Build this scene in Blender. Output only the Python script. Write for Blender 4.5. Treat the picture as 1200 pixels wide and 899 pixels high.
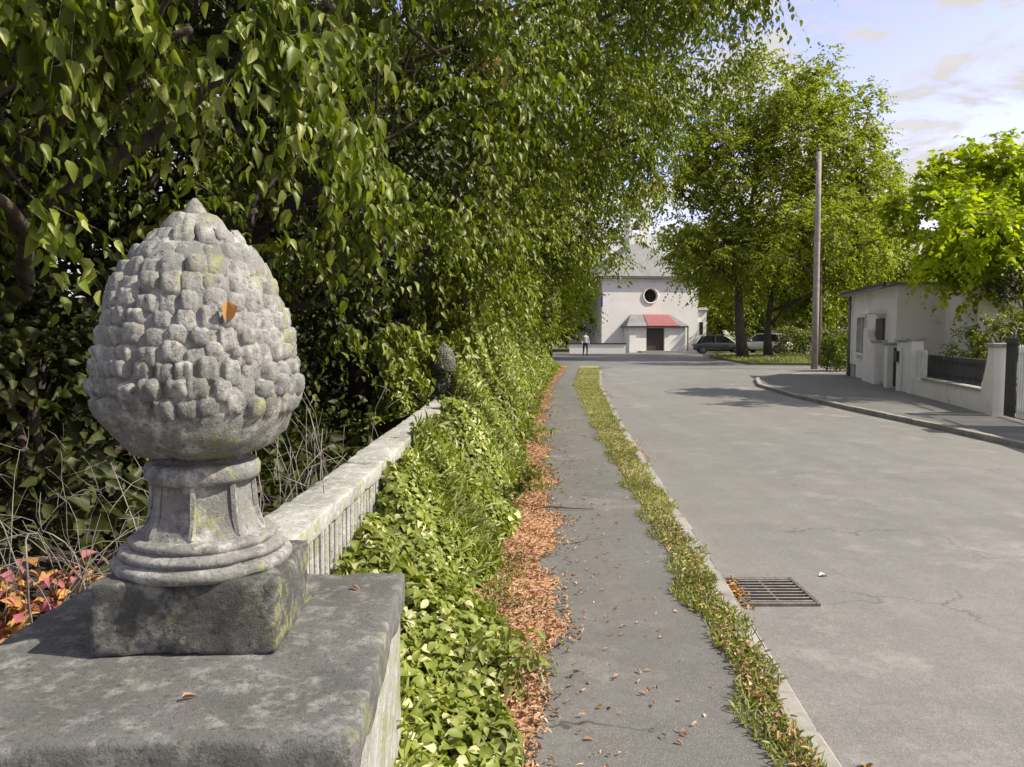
import bpy, math, random
import numpy as np
from mathutils import Vector, Matrix
R = math.radians
S = bpy.context.scene
col = S.collection
for o in list(bpy.data.objects): bpy.data.objects.remove(o)

# ------------------------------------------------------------------ camera
PITCH = 3.78
cd = bpy.data.cameras.new('camera'); cam = bpy.data.objects.new('camera', cd); col.objects.link(cam)
cd.sensor_fit = 'HORIZONTAL'; cd.sensor_width = 36; cd.lens = 27.0; cd.clip_start = 0.05; cd.clip_end = 3000
cam.location = (0, 0, 1.6); cam.rotation_euler = (R(90 - PITCH), 0, 0)
S.camera = cam

# ------------------------------------------------------------------ light
SUN_AZ = -9.0     # degrees ahead of the camera's right hand side
SUN_EL = 44.0
w = bpy.data.worlds.new('World'); S.world = w; w.use_nodes = True
nt = w.node_tree; nt.nodes.clear()
def N(nt, t, **k):
    n = nt.nodes.new(t)
    for a, b in k.items(): setattr(n, a, b)
    return n
out = N(nt, 'ShaderNodeOutputWorld'); bg = N(nt, 'ShaderNodeBackground'); bg.inputs[1].default_value = 0.14
sky = N(nt, 'ShaderNodeTexSky', sky_type='NISHITA', sun_disc=False)
sky.sun_elevation = R(SUN_EL); sky.sun_rotation = R(90 - SUN_AZ)
sky.air_density = 1.0; sky.dust_density = 1.2; sky.ozone_density = 1.5
tc = N(nt, 'ShaderNodeTexCoord')
sep = N(nt, 'ShaderNodeSeparateXYZ'); nt.links.new(tc.outputs['Generated'], sep.inputs[0])
mx = N(nt, 'ShaderNodeMath', operation='MAXIMUM'); nt.links.new(sep.outputs[2], mx.inputs[0]); mx.inputs[1].default_value = 0.0
ad = N(nt, 'ShaderNodeMath', operation='ADD'); nt.links.new(mx.outputs[0], ad.inputs[0]); ad.inputs[1].default_value = 0.22
dv = N(nt, 'ShaderNodeVectorMath', operation='DIVIDE'); nt.links.new(tc.outputs['Generated'], dv.inputs[0])
cb = N(nt, 'ShaderNodeCombineXYZ')
for i in range(3): nt.links.new(ad.outputs[0], cb.inputs[i])
nt.links.new(cb.outputs[0], dv.inputs[1])
no = N(nt, 'ShaderNodeTexNoise'); no.inputs['Scale'].default_value = 3.6; no.inputs['Detail'].default_value = 9; no.inputs['Roughness'].default_value = 0.56
no.inputs['Distortion'].default_value = 0.35
ofs = N(nt, 'ShaderNodeVectorMath', operation='ADD'); ofs.inputs[1].default_value = (3.7, 1.3, 0.4); nt.links.new(dv.outputs[0], ofs.inputs[0])
nt.links.new(ofs.outputs[0], no.inputs['Vector'])
cr = N(nt, 'ShaderNodeMapRange'); cr.inputs[1].default_value = 0.43; cr.inputs[2].default_value = 0.50
nt.links.new(no.outputs[0], cr.inputs[0])
no2 = N(nt, 'ShaderNodeTexNoise'); no2.inputs['Scale'].default_value = 5; no2.inputs['Detail'].default_value = 5
nt.links.new(dv.outputs[0], no2.inputs['Vector'])
cc = N(nt, 'ShaderNodeMix', data_type='RGBA'); cc.inputs[6].default_value = (2.5, 2.42, 2.55, 1); cc.inputs[7].default_value = (3.4, 3.33, 3.25, 1)
nt.links.new(no2.outputs[0], cc.inputs[0])
tint = N(nt, 'ShaderNodeMix', data_type='RGBA', blend_type='MULTIPLY'); tint.inputs[0].default_value = 1; tint.inputs[7].default_value = (1.34, 1.0, 1.18, 1)
nt.links.new(sky.outputs[0], tint.inputs[6])
mixc = N(nt, 'ShaderNodeMix', data_type='RGBA')
nt.links.new(cr.outputs[0], mixc.inputs[0]); nt.links.new(tint.outputs[2], mixc.inputs[6]); nt.links.new(cc.outputs[2], mixc.inputs[7])
nt.links.new(mixc.outputs[2], bg.inputs[0]); nt.links.new(bg.outputs[0], out.inputs[0])

sd = bpy.data.lights.new('sun', 'SUN'); sd.energy = 4.2; sd.angle = R(0.55); sd.color = (1.0, 0.93, 0.77)
sun = bpy.data.objects.new('sun', sd); col.objects.link(sun)
SD = Vector((math.cos(R(SUN_EL)) * math.cos(R(SUN_AZ)), math.cos(R(SUN_EL)) * math.sin(R(SUN_AZ)), math.sin(R(SUN_EL))))
sun.rotation_euler = SD.to_track_quat('Z', 'Y').to_euler(); sun.location = (30, 0, 40)

S.view_settings.view_transform = 'Standard'; S.view_settings.look = 'None'; S.view_settings.gamma = 1
S.view_settings.exposure = 0.9
S.render.engine = 'CYCLES'
S.cycles.max_bounces = 6; S.cycles.diffuse_bounces = 3; S.cycles.glossy_bounces = 2; S.cycles.transmission_bounces = 4
S.cycles.transparent_max_bounces = 4

# ------------------------------------------------------------------ helpers
def tag(o, label=None, cat=None, group=None, kind=None):
    if label: o['label'] = label
    if cat: o['category'] = cat
    if group: o['group'] = group
    if kind: o['kind'] = kind
    return o
def empty(name, loc, label=None, cat=None, group=None, rz=0):
    o = bpy.data.objects.new(name, None); col.objects.link(o); o.location = loc; o.rotation_euler = (0, 0, rz)
    o.empty_display_size = 0.2
    return tag(o, label, cat, group)
def link(name, me, mats, parent=None, smooth=False):
    if not isinstance(mats, (list, tuple)): mats = [mats]
    if not me.materials:
        for m in mats: me.materials.append(m)
    if smooth: me.polygons.foreach_set('use_smooth', [True] * len(me.polygons))
    o = bpy.data.objects.new(name, me); col.objects.link(o)
    if parent is not None: o.parent = parent
    return o
class MB:
    def __init__(s): s.v = []; s.f = []; s.m = []
    def add(s, vs, fs, m=0):
        b = len(s.v); s.v += [tuple(p) for p in vs]; s.f += [tuple(b + i for i in f) for f in fs]; s.m += [m] * len(fs); return s
    def box(s, c, d, rz=0, m=0, taper=1.0, rx=0, ry=0, bev=0):
        x, y, z = [k / 2 for k in d]
        M = Matrix.Translation(c) @ Matrix.Rotation(rz, 4, 'Z') @ Matrix.Rotation(ry, 4, 'Y') @ Matrix.Rotation(rx, 4, 'X')
        if bev <= 0:
            p = [(-x, -y, -z), (x, -y, -z), (x, y, -z), (-x, y, -z), (-x * taper, -y * taper, z), (x * taper, -y * taper, z), (x * taper, y * taper, z), (-x * taper, y * taper, z)]
            f = [(0, 3, 2, 1), (4, 5, 6, 7), (0, 1, 5, 4), (1, 2, 6, 5), (2, 3, 7, 6), (3, 0, 4, 7)]
            return s.add([M @ Vector(q) for q in p], f, m)
        b = bev; vs = []; fs = []
        ring = []
        for (zz, ins) in ((-z, b), (-z + b, 0), (z - b, 0), (z, b)):
            xx, yy = x - ins, y - ins
            c8 = [(-xx + b * (ins == 0), -yy), (xx - b * (ins == 0), -yy), (xx, -yy + b * (ins == 0)), (xx, yy - b * (ins == 0)), (xx - b * (ins == 0), yy), (-xx + b * (ins == 0), yy), (-xx, yy - b * (ins == 0)), (-xx, -yy + b * (ins == 0))]
            if ins: 
                e = 0.0008
                c8 = [(-xx + e, -yy), (xx - e, -yy), (xx, -yy + e), (xx, yy - e), (xx - e, yy), (-xx + e, yy), (-xx, yy - e), (-xx, -yy + e)]
            ring.append([(a, c_, zz) for a, c_ in c8])
        for r_ in ring: vs += r_
        for k in range(3):
            for i in range(8):
                j = (i + 1) % 8; fs.append((k * 8 + i, k * 8 + j, (k + 1) * 8 + j, (k + 1) * 8 + i))
        fs.append(tuple(range(7, -1, -1))); fs.append(tuple(24 + i for i in range(8)))
        return s.add([M @ Vector(q) for q in vs], fs, m)
    def rbox(s, c, d, r, step, rz=0, m=0, chip=0.0, seed=0):
        """box with rounded, worn edges on a fine grid"""
        from mathutils import noise as mz
        h = [k / 2 for k in d]; ax = []
        for k in h:
            n = max(1, int(round((2 * k - 2 * r) / step))); ax.append([-k, -k + r * 0.35] + [-k + r + (2 * k - 2 * r) * i / n for i in range(n + 1)] + [k - r * 0.35, k])
        Mx = Matrix.Translation(c) @ Matrix.Rotation(rz, 4, 'Z'); idx = {}; vs = []; fs = []
        def vid(i, j, k):
            key = (i, j, k)
            if key not in idx:
                p = Vector((ax[0][i], ax[1][j], ax[2][k])); w_ = Mx @ p; rr = r * (1 + chip * max(0, mz.noise(w_ * 9 + Vector((seed, 0, 0))) * 2 + mz.noise(w_ * 30)))
                q = Vector([max(-(h[t] - rr), min(h[t] - rr, p[t])) for t in range(3)]); e = p - q
                if e.length > 1e-7: p = q + e.normalized() * rr
                idx[key] = len(vs); vs.append(Mx @ p)
            return idx[key]
        N_ = [len(a) - 1 for a in ax]
        for a, (u, v) in ((0, (1, 2)), (1, (2, 0)), (2, (0, 1))):
            for side in (0, N_[a]):
                for i in range(N_[u]):
                    for j in range(N_[v]):
                        q = []
                        for (di, dj) in ((0, 0), (1, 0), (1, 1), (0, 1)):
                            t = [0, 0, 0]; t[a] = side; t[u] = i + di; t[v] = j + dj; q.append(vid(*t))
                        fs.append(tuple(q) if side else tuple(q[::-1]))
        return s.add(vs, fs, m)
    def tube(s, pts, rad, n=8, m=0, cap=True):
        pts = [Vector(p) for p in pts]
        if not isinstance(rad, (list, tuple)): rad = [rad] * len(pts)
        vs = []; fs = []; ref = Vector((0.31, 0.2, 0.93)).normalized()
        for i, p in enumerate(pts):
            t = (pts[min(i + 1, len(pts) - 1)] - pts[max(i - 1, 0)]).normalized()
            a = t.cross(ref)
            if a.length < 0.15: a = t.cross(Vector((1, 0, 0)))
            a.normalize(); b = t.cross(a)
            for k in range(n):
                th = 2 * math.pi * k / n; vs.append(p + a * math.cos(th) * rad[i] + b * math.sin(th) * rad[i])
        for i in range(len(pts) - 1):
            for k in range(n):
                k2 = (k + 1) % n; fs.append((i * n + k, i * n + k2, (i + 1) * n + k2, (i + 1) * n + k))
        if cap: fs.append(tuple(range(n - 1, -1, -1))); fs.append(tuple((len(pts) - 1) * n + k for k in range(n)))
        return s.add(vs, fs, m)
    def lathe(s, prof, n=32, c=(0, 0, 0), m=0, rot=0, wob=None):
        vs = []; fs = []
        for i, (r, z) in enumerate(prof):
            for k in range(n):
                th = rot + 2 * math.pi * k / n; rr = r if wob is None else r * wob(th, z)
                vs.append((c[0] + rr * math.cos(th), c[1] + rr * math.sin(th), c[2] + z))
        for i in range(len(prof) - 1):
            for k in range(n):
                k2 = (k + 1) % n; fs.append((i * n + k, i * n + k2, (i + 1) * n + k2, (i + 1) * n + k))
        fs.append(tuple(range(n - 1, -1, -1))); fs.append(tuple((len(prof) - 1) * n + k for k in range(n)))
        return s.add(vs, fs, m)
    def prism(s, poly, z0, z1, m=0):
        n = len(poly); a = sum(poly[i][0] * poly[(i + 1) % n][1] - poly[(i + 1) % n][0] * poly[i][1] for i in range(n))
        if a < 0: poly = poly[::-1]
        vs = [(x, y, z0) for x, y in poly] + [(x, y, z1) for x, y in poly]
        fs = [tuple(range(n - 1, -1, -1)), tuple(range(n, 2 * n))] + [(i, (i + 1) % n, n + (i + 1) % n, n + i) for i in range(n)]
        return s.add(vs, fs, m)
    def mesh(s, name):
        me = bpy.data.meshes.new(name); me.from_pydata(s.v, [], s.f); me.polygons.foreach_set('material_index', s.m); me.update(); return me
    def build(s, name, mats, parent=None, smooth=False, world=True):
        if parent is not None and world:
            mw = parent_world(parent).inverted(); s.v = [tuple(mw @ Vector(p)) for p in s.v]
        return link(name, s.mesh(name), mats, parent, smooth)
def parent_world(o):
    M = Matrix.LocRotScale(o.location, o.rotation_euler, o.scale)
    return parent_world(o.parent) @ M if o.parent else M
def quad_mesh(name, V, Q, rnd=None):
    me = bpy.data.meshes.new(name); V = np.ascontiguousarray(V, dtype=np.float32); Q = np.ascontiguousarray(Q, dtype=np.int32)
    k = Q.shape[1]
    me.vertices.add(len(V)); me.vertices.foreach_set('co', V.ravel())
    me.loops.add(Q.size); me.loops.foreach_set('vertex_index', Q.ravel())
    me.polygons.add(len(Q)); me.polygons.foreach_set('loop_start', np.arange(len(Q), dtype=np.int32) * k)
    me.update(calc_edges=True)
    if rnd is not None:
        a = me.attributes.new('rnd', 'FLOAT', 'POINT'); a.data.foreach_set('value', np.ascontiguousarray(rnd, dtype=np.float32))
    return me
def nrm(a): return a / (np.linalg.norm(a, axis=-1, keepdims=True) + 1e-9)

# ------------------------------------------------------------------ materials
def newmat(name):
    m = bpy.data.materials.new(name); m.use_nodes = True; nt = m.node_tree
    return m, nt, nt.nodes['Principled BSDF']
def mixrgb(nt, f, a, b, bt='MIX'):
    n = N(nt, 'ShaderNodeMix', data_type='RGBA', blend_type=bt)
    for s_, i in ((f, 0), (a, 6), (b, 7)):
        if hasattr(s_, 'is_linked') or hasattr(s_, 'links'): nt.links.new(s_, n.inputs[i])
        elif isinstance(s_, (tuple, list)): n.inputs[i].default_value = tuple(s_) + ((1,) if len(s_) == 3 else ())
        else: n.inputs[i].default_value = s_
    return n.outputs[2]
def noise(nt, scale, detail=4, rough=0.55, vec=None, lo=0.35, hi=0.65, dist=0):
    n = N(nt, 'ShaderNodeTexNoise'); n.inputs['Scale'].default_value = scale; n.inputs['Detail'].default_value = detail; n.inputs['Roughness'].default_value = rough
    n.inputs['Distortion'].default_value = dist
    if vec is not None: nt.links.new(vec, n.inputs['Vector'])
    r = N(nt, 'ShaderNodeMapRange'); r.inputs[1].default_value = lo; r.inputs[2].default_value = hi; nt.links.new(n.outputs[0], r.inputs[0])
    return r.outputs[0]
def pos(nt): return N(nt, 'ShaderNodeNewGeometry').outputs['Position']
def bump(nt, bs, h, strength=0.4, dist=0.01):
    b = N(nt, 'ShaderNodeBump'); b.inputs['Strength'].default_value = strength; b.inputs['Distance'].default_value = dist
    nt.links.new(h, b.inputs['Height']); nt.links.new(b.outputs[0], bs.inputs['Normal']); return b
def mottled(name, c1, c2, scale=3, rough=0.8, c3=None, scale3=20, b=0.3, bd=0.01, bscale=60, metal=0, lo=0.35, hi=0.65, lo3=0.55, hi3=0.7):
    m, nt, bs = newmat(name); p = pos(nt)
    c = mixrgb(nt, noise(nt, scale, 5, 0.6, p, lo, hi), c1, c2)
    if c3 is not None: c = mixrgb(nt, noise(nt, scale3, 5, 0.65, p, lo3, hi3), c, c3)
    nt.links.new(c, bs.inputs['Base Color']); bs.inputs['Roughness'].default_value = rough + 0.06; bs.inputs['Metallic'].default_value = metal
    if b > 0: bump(nt, bs, noise(nt, bscale, 6, 0.65, p, 0, 1), b, bd)
    return m
def leafmat(name, ca, cb, cc=None, fc=0.9, trans=0.35, rough=0.4, tcol=(1.15, 1.3, 0.22), spec=0.3):
    m, nt, bs = newmat(name)
    at = N(nt, 'ShaderNodeAttribute', attribute_name='rnd').outputs['Fac']
    c = mixrgb(nt, at, ca, cb)
    if cc is not None:
        r = N(nt, 'ShaderNodeMath', operation='GREATER_THAN'); nt.links.new(at, r.inputs[0]); r.inputs[1].default_value = fc
        c = mixrgb(nt, r.outputs[0], c, cc)
    c = mixrgb(nt, noise(nt, 0.9, 2, 0.5, pos(nt), 0.3, 0.7), c, mixrgb(nt, 0.6, c, (0.06, 0.06, 0.012)))
    nt.links.new(c, bs.inputs['Base Color']); bs.inputs['Roughness'].default_value = rough + 0.06; bs.inputs['Specular IOR Level'].default_value = spec
    tr = N(nt, 'ShaderNodeBsdfTranslucent'); nt.links.new(mixrgb(nt, 1.0, c, tcol, 'MULTIPLY'), tr.inputs[0])
    mx = N(nt, 'ShaderNodeMixShader'); mx.inputs[0].default_value = trans
    nt.links.new(bs.outputs[0], mx.inputs[1]); nt.links.new(tr.outputs[0], mx.inputs[2])
    nt.links.new(mx.outputs[0], nt.nodes['Material Output'].inputs[0])
    return m
def plain(name, c, rough=0.6, metal=0): return mottled(name, c, tuple(k * 0.8 for k in c), 4, rough, b=0.08, bd=0.004, metal=metal)

def asphalt(name, base, dark, light, crack=0.5):
    m, nt, bs = newmat(name); p = pos(nt)
    c = mixrgb(nt, noise(nt, 0.35, 6, 0.62, p, 0.36, 0.64), base, tuple(k * 0.80 for k in base))
    c = mixrgb(nt, noise(nt, 2.7, 6, 0.7, p, 0.45, 0.7), c, tuple(k * 1.16 for k in base))
    c = mixrgb(nt, noise(nt, 120, 3, 0.6, p, 0.42, 0.62), c, mixrgb(nt, 0.55, c, dark))
    st_ = N(nt, 'ShaderNodeVectorMath', operation='MULTIPLY'); nt.links.new(p, st_.inputs[0]); st_.inputs[1].default_value = (1.6, 0.07, 1)
    c = mixrgb(nt, noise(nt, 1.0, 4, 0.6, st_.outputs[0], 0.42, 0.62), c, mixrgb(nt, 0.22, c, dark))
    c = mixrgb(nt, noise(nt, 22, 5, 0.8, p, 0.44, 0.60), c, mixrgb(nt, 0.30, c, dark))
    c = mixrgb(nt, noise(nt, 0.8, 6, 0.75, p, 0.56, 0.66), c, mixrgb(nt, 0.30, c, light))
    v = N(nt, 'ShaderNodeTexVoronoi'); v.inputs['Scale'].default_value = 85; nt.links.new(p, v.inputs['Vector'])
    g = N(nt, 'ShaderNodeMapRange'); g.inputs[1].default_value = 0.30; g.inputs[2].default_value = 0.12; nt.links.new(v.outputs['Distance'], g.inputs[0])
    c = mixrgb(nt, g.outputs[0], c, mixrgb(nt, 0.45, c, light))
    # fine cracks
    d = N(nt, 'ShaderNodeTexNoise'); d.inputs['Scale'].default_value = 3; d.inputs['Detail'].default_value = 4; nt.links.new(p, d.inputs['Vector'])
    av = N(nt, 'ShaderNodeVectorMath', operation='MULTIPLY_ADD'); nt.links.new(d.outputs[1], av.inputs[0]); av.inputs[1].default_value = (0.5, 0.5, 0.5); nt.links.new(p, av.inputs[2])
    v2 = N(nt, 'ShaderNodeTexVoronoi', feature='DISTANCE_TO_EDGE'); v2.inputs['Scale'].default_value = 0.55; nt.links.new(av.outputs[0], v2.inputs['Vector'])
    k = N(nt, 'ShaderNodeMapRange'); k.inputs[1].default_value = 0.008; k.inputs[2].default_value = 0.002; nt.links.new(v2.outputs['Distance'], k.inputs[0])
    mk = N(nt, 'ShaderNodeMath', operation='MULTIPLY'); nt.links.new(k.outputs[0], mk.inputs[0]); nt.links.new(noise(nt, 0.5, 2, 0.5, p, 0.5, 0.62), mk.inputs[1])
    mk2 = N(nt, 'ShaderNodeMath', operation='MULTIPLY'); nt.links.new(mk.outputs[0], mk2.inputs[0]); mk2.inputs[1].default_value = crack
    c = mixrgb(nt, mk2.outputs[0], c, tuple(k_ * 0.5 for k_ in dark))
    nt.links.new(c, bs.inputs['Base Color']); bs.inputs['Roughness'].default_value = 0.58
    bump(nt, bs, noise(nt, 140, 4, 0.7, p, 0, 1), 0.5, 0.006)
    return m
M = {}
M['road'] = asphalt('road_asphalt', (0.215, 0.206, 0.190), (0.10, 0.10, 0.10), (0.42, 0.41, 0.39), 0.6)
M['walk'] = asphalt('footway_asphalt', (0.165, 0.160, 0.149), (0.07, 0.07, 0.07), (0.36, 0.35, 0.33), 0.8)
M['cross'] = asphalt('junction_asphalt', (0.16, 0.16, 0.158), (0.06, 0.06, 0.06), (0.28, 0.28, 0.27), 0.4)
M['kerb'] = mottled('kerb_stone', (0.32, 0.31, 0.28), (0.20, 0.19, 0.17), 3, 0.85, (0.16, 0.16, 0.12), 14, 0.5, 0.006, 70)
M['grass'] = mottled('grass_ground', (0.07, 0.10, 0.02), (0.13, 0.15, 0.04), 0.5, 0.9, (0.16, 0.15, 0.06), 3, 0.5, 0.03, 30)
M['verge'] = mottled('verge_soil', (0.24, 0.26, 0.09), (0.26, 0.23, 0.13), 3.2, 0.95, (0.10, 0.12, 0.03), 20, 0.6, 0.02, 60)
M['soil'] = mottled('bank_soil', (0.022, 0.018, 0.012), (0.035, 0.027, 0.018), 3, 0.95, (0.05, 0.034, 0.02), 14, 0.7, 0.05, 30)  # soil colour deepened so the bank reads as a shaded backdrop
M['litterbed'] = mottled('litter_bed', (0.46, 0.26, 0.15), (0.32, 0.18, 0.10), 25, 0.95, (0.56, 0.36, 0.22), 60, 0.7, 0.02, 80)
def stone(name, base, dark, light, moss=0.5):
    m, nt, bs = newmat(name); p = pos(nt)
    c = mixrgb(nt, noise(nt, 3.2, 6, 0.65, p, 0.36, 0.62), base, dark)
    c = mixrgb(nt, noise(nt, 17, 6, 0.7, p, 0.50, 0.68), c, light)
    c = mixrgb(nt, noise(nt, 70, 4, 0.7, p, 0.52, 0.72), c, tuple(k * 0.45 for k in dark))
    if moss:
        g = noise(nt, 6.5, 8, 0.82, p, 0.52, 0.60)
        nn = N(nt, 'ShaderNodeNewGeometry').outputs['Normal']; sp = N(nt, 'ShaderNodeSeparateXYZ'); nt.links.new(nn, sp.inputs[0])
        a = N(nt, 'ShaderNodeMapRange'); a.inputs[1].default_value = -0.1; a.inputs[2].default_value = 0.9; nt.links.new(sp.outputs[0], a.inputs[0])
        mu = N(nt, 'ShaderNodeMath', operation='MULTIPLY'); nt.links.new(g, mu.inputs[0]); nt.links.new(a.outputs[0], mu.inputs[1])
        m2 = N(nt, 'ShaderNodeMath', operation='MULTIPLY'); nt.links.new(mu.outputs[0], m2.inputs[0]); m2.inputs[1].default_value = moss
        c = mixrgb(nt, m2.outputs[0], c, mixrgb(nt, noise(nt, 60, 4, 0.7, p, 0.4, 0.6), (0.20, 0.215, 0.075), (0.30, 0.31, 0.12)))
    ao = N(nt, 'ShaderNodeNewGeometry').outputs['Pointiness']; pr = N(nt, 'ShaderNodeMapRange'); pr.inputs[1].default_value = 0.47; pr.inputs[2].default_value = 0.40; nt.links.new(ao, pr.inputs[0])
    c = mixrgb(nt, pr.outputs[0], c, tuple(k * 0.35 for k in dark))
    nt.links.new(c, bs.inputs['Base Color']); bs.inputs['Roughness'].default_value = 0.9
    h = mixrgb(nt, 0.5, noise(nt, 38, 7, 0.8, p, 0.2, 0.8), noise(nt, 160, 4, 0.7, p, 0.2, 0.8))
    bump(nt, bs, h, 0.75, 0.008)
    return m
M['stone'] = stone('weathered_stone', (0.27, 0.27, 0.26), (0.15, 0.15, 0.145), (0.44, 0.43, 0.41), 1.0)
M['stone_dark'] = stone('stained_and_shaded_stone', (0.095, 0.095, 0.09), (0.045, 0.045, 0.042), (0.22, 0.22, 0.20), 0.9)
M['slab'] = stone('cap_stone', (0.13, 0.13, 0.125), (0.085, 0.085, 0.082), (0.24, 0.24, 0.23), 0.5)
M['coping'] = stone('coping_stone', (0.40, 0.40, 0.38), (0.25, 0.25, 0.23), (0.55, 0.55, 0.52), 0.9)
M['white'] = mottled('white_render', (0.80, 0.79, 0.77), (0.73, 0.72, 0.70), 0.6, 0.85, (0.5, 0.49, 0.46), 3, 0.15, 0.01, 30, lo3=0.6, hi3=0.85)
M['beige'] = mottled('beige_render', (0.80, 0.77, 0.73), (0.70, 0.67, 0.63), 0.7, 0.85, (0.36, 0.35, 0.33), 2.5, 0.2, 0.01, 30, lo3=0.58, hi3=0.85)
M['slate'] = mottled('slate_roof', (0.20, 0.20, 0.205), (0.15, 0.15, 0.155), 1.2, 0.7, (0.27, 0.27, 0.26), 8, 0.3, 0.02, 20)
M['redtile'] = mottled('red_tile', (0.33, 0.11, 0.125), (0.26, 0.09, 0.10), 3, 0.8, (0.40, 0.2, 0.2), 12, 0.3, 0.02, 20)
M['dark'] = plain('dark_paint', (0.03, 0.03, 0.032), 0.5)
M['door'] = plain('dark_wood', (0.06, 0.05, 0.045), 0.5)
M['wpaint'] = plain('white_paint', (0.72, 0.72, 0.70), 0.5)
M['blue'] = plain('blue_paint', (0.12, 0.08, 0.50), 0.5)
M['iron'] = mottled('cast_iron', (0.10, 0.095, 0.09), (0.06, 0.055, 0.05), 20, 0.6, (0.16, 0.11, 0.07), 30, 0.3, 0.004, 90, metal=0.5)
M['grate'] = mottled('worn_iron', (0.20, 0.19, 0.175), (0.13, 0.12, 0.11), 20, 0.5, (0.16, 0.11, 0.07), 30, 0.3, 0.004, 90, metal=0.6)
M['black'] = plain('pit_dark_paint', (0.008, 0.008, 0.008), 0.9)
M['bark'] = mottled('bark', (0.085, 0.068, 0.05), (0.045, 0.036, 0.028), 6, 0.95, (0.13, 0.12, 0.08), 14, 0.9, 0.03, 26)
M['twig'] = mottled('dry_twig', (0.26, 0.24, 0.21), (0.12, 0.11, 0.09), 12, 0.9, b=0.3)
M['gtwig'] = mottled('green_twig', (0.09, 0.08, 0.035), (0.05, 0.05, 0.02), 12, 0.8, b=0.2)
M['pole'] = mottled('pole_timber', (0.33, 0.30, 0.27), (0.22, 0.20, 0.18), 5, 0.85, (0.14, 0.12, 0.10), 18, 0.5, 0.01, 50)
M['glass'] = (lambda m: m)(plain('dark_glass', (0.02, 0.022, 0.025), 0.08))
M['lf_lime'] = leafmat('lime_leaf', (0.08, 0.125, 0.008), (0.21, 0.26, 0.025), (0.38, 0.42, 0.12), 0.86, 0.38, 0.34)
M['lf_mid'] = leafmat('hazel_leaf', (0.095, 0.14, 0.008), (0.23, 0.28, 0.022), (0.38, 0.40, 0.09), 0.92, 0.38, 0.36)
M['lf_far'] = leafmat('ash_leaf', (0.15, 0.18, 0.04), (0.25, 0.27, 0.075), (0.22, 0.22, 0.07), 0.93, 0.36, 0.42)
M['lf_park'] = leafmat('park_tree_leaf', (0.22, 0.26, 0.025), (0.36, 0.40, 0.05), (0.46, 0.48, 0.10), 0.90, 0.5, 0.5)
M['lf_maple'] = leafmat('yellow_green_leaf', (0.30, 0.40, 0.008), (0.52, 0.58, 0.015), (0.65, 0.68, 0.05), 0.90, 0.5, 0.42)
M['lf_dark'] = leafmat('shade_leaf', (0.022, 0.034, 0.008), (0.05, 0.068, 0.016), None, 1, 0.2, 0.45)  # leaf colour kept very dark to imitate shade between the sunlit sprays
M['lf_ivy'] = leafmat('ivy_leaf', (0.15, 0.20, 0.025), (0.36, 0.405, 0.10), (0.60, 0.61, 0.32), 0.86, 0.28, 0.42)
M['lf_yew'] = leafmat('yew_leaf', (0.012, 0.017, 0.009), (0.024, 0.032, 0.015), None, 1, 0.1, 0.5)
M['lf_grass'] = leafmat('grass_blade', (0.28, 0.31, 0.10), (0.42, 0.43, 0.19), (0.52, 0.46, 0.27), 0.88, 0.3, 0.55)
M['lf_litter'] = leafmat('dead_leaf', (0.42, 0.24, 0.13), (0.66, 0.40, 0.25), (0.80, 0.56, 0.38), 0.85, 0.12, 0.7, (1, 0.8, 0.5), 0.3)
M['lf_orange'] = leafmat('orange_leaf', (0.50, 0.22, 0.07), (0.62, 0.34, 0.12), None, 1, 0.15, 0.6, (1, 0.8, 0.5), 0.3)
M['lf_pink'] = leafmat('pink_leaf', (0.42, 0.12, 0.17), (0.48, 0.15, 0.2), None, 1, 0.15, 0.6, (1, 0.8, 0.8), 0.3)

# ------------------------------------------------------------------ street lines (road curves gently to the right)
YS = [-3, 0, 2.8, 4.6, 6.8, 13, 24, 34, 37]
XS = {'ivy': [-0.10, -0.10, -0.10, -0.22, -0.06, 0.20, 0.95, 1.9, 2.2],
      'lit': [0.06, 0.10, 0.14, 0.28, 0.40, 0.56, 1.3, 2.4, 2.7],
      'side': [0.92, 0.97, 1.03, 1.10, 1.20, 1.41, 1.95, 3.0, 3.3],
      'kerb': [1.05, 1.12, 1.22, 1.36, 1.52, 1.92, 2.8, 3.95, 4.3]}
def cx(k, y): return np.interp(y, YS, XS[k])
RK = [(7.7, -3), (7.5, 5), (7.4, 11), (7.4, 13.5), (7.3, 16.4), (7.3, 20), (7.7, 24), (8.6, 27.2), (10.2, 29.6), (12.6, 31.0), (17, 32.0), (40, 33.0)]
def strip(name, la, lb, z, mat, ys, thick=0.0):
    mb = MB(); n = len(ys); vs = []
    for y in ys: vs.append((la(y), y, z)); vs.append((lb(y), y, z))
    fs = [(2 * i, 2 * i + 1, 2 * i + 3, 2 * i + 2) for i in range(n - 1)]
    mb.add(vs, fs)
    if thick:
        vs2 = []
        for y in ys: vs2.append((lb(y), y, z)); vs2.append((lb(y), y, z - thick))
        mb.add(vs2, [(2 * i, 2 * i + 1, 2 * i + 3, 2 * i + 2) for i in range(n - 1)])
    o = mb.build(name, mat); tag(o, kind='structure'); return o
ysf = [float(t) for t in np.arange(-3, 37.01, 0.5)]

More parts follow.
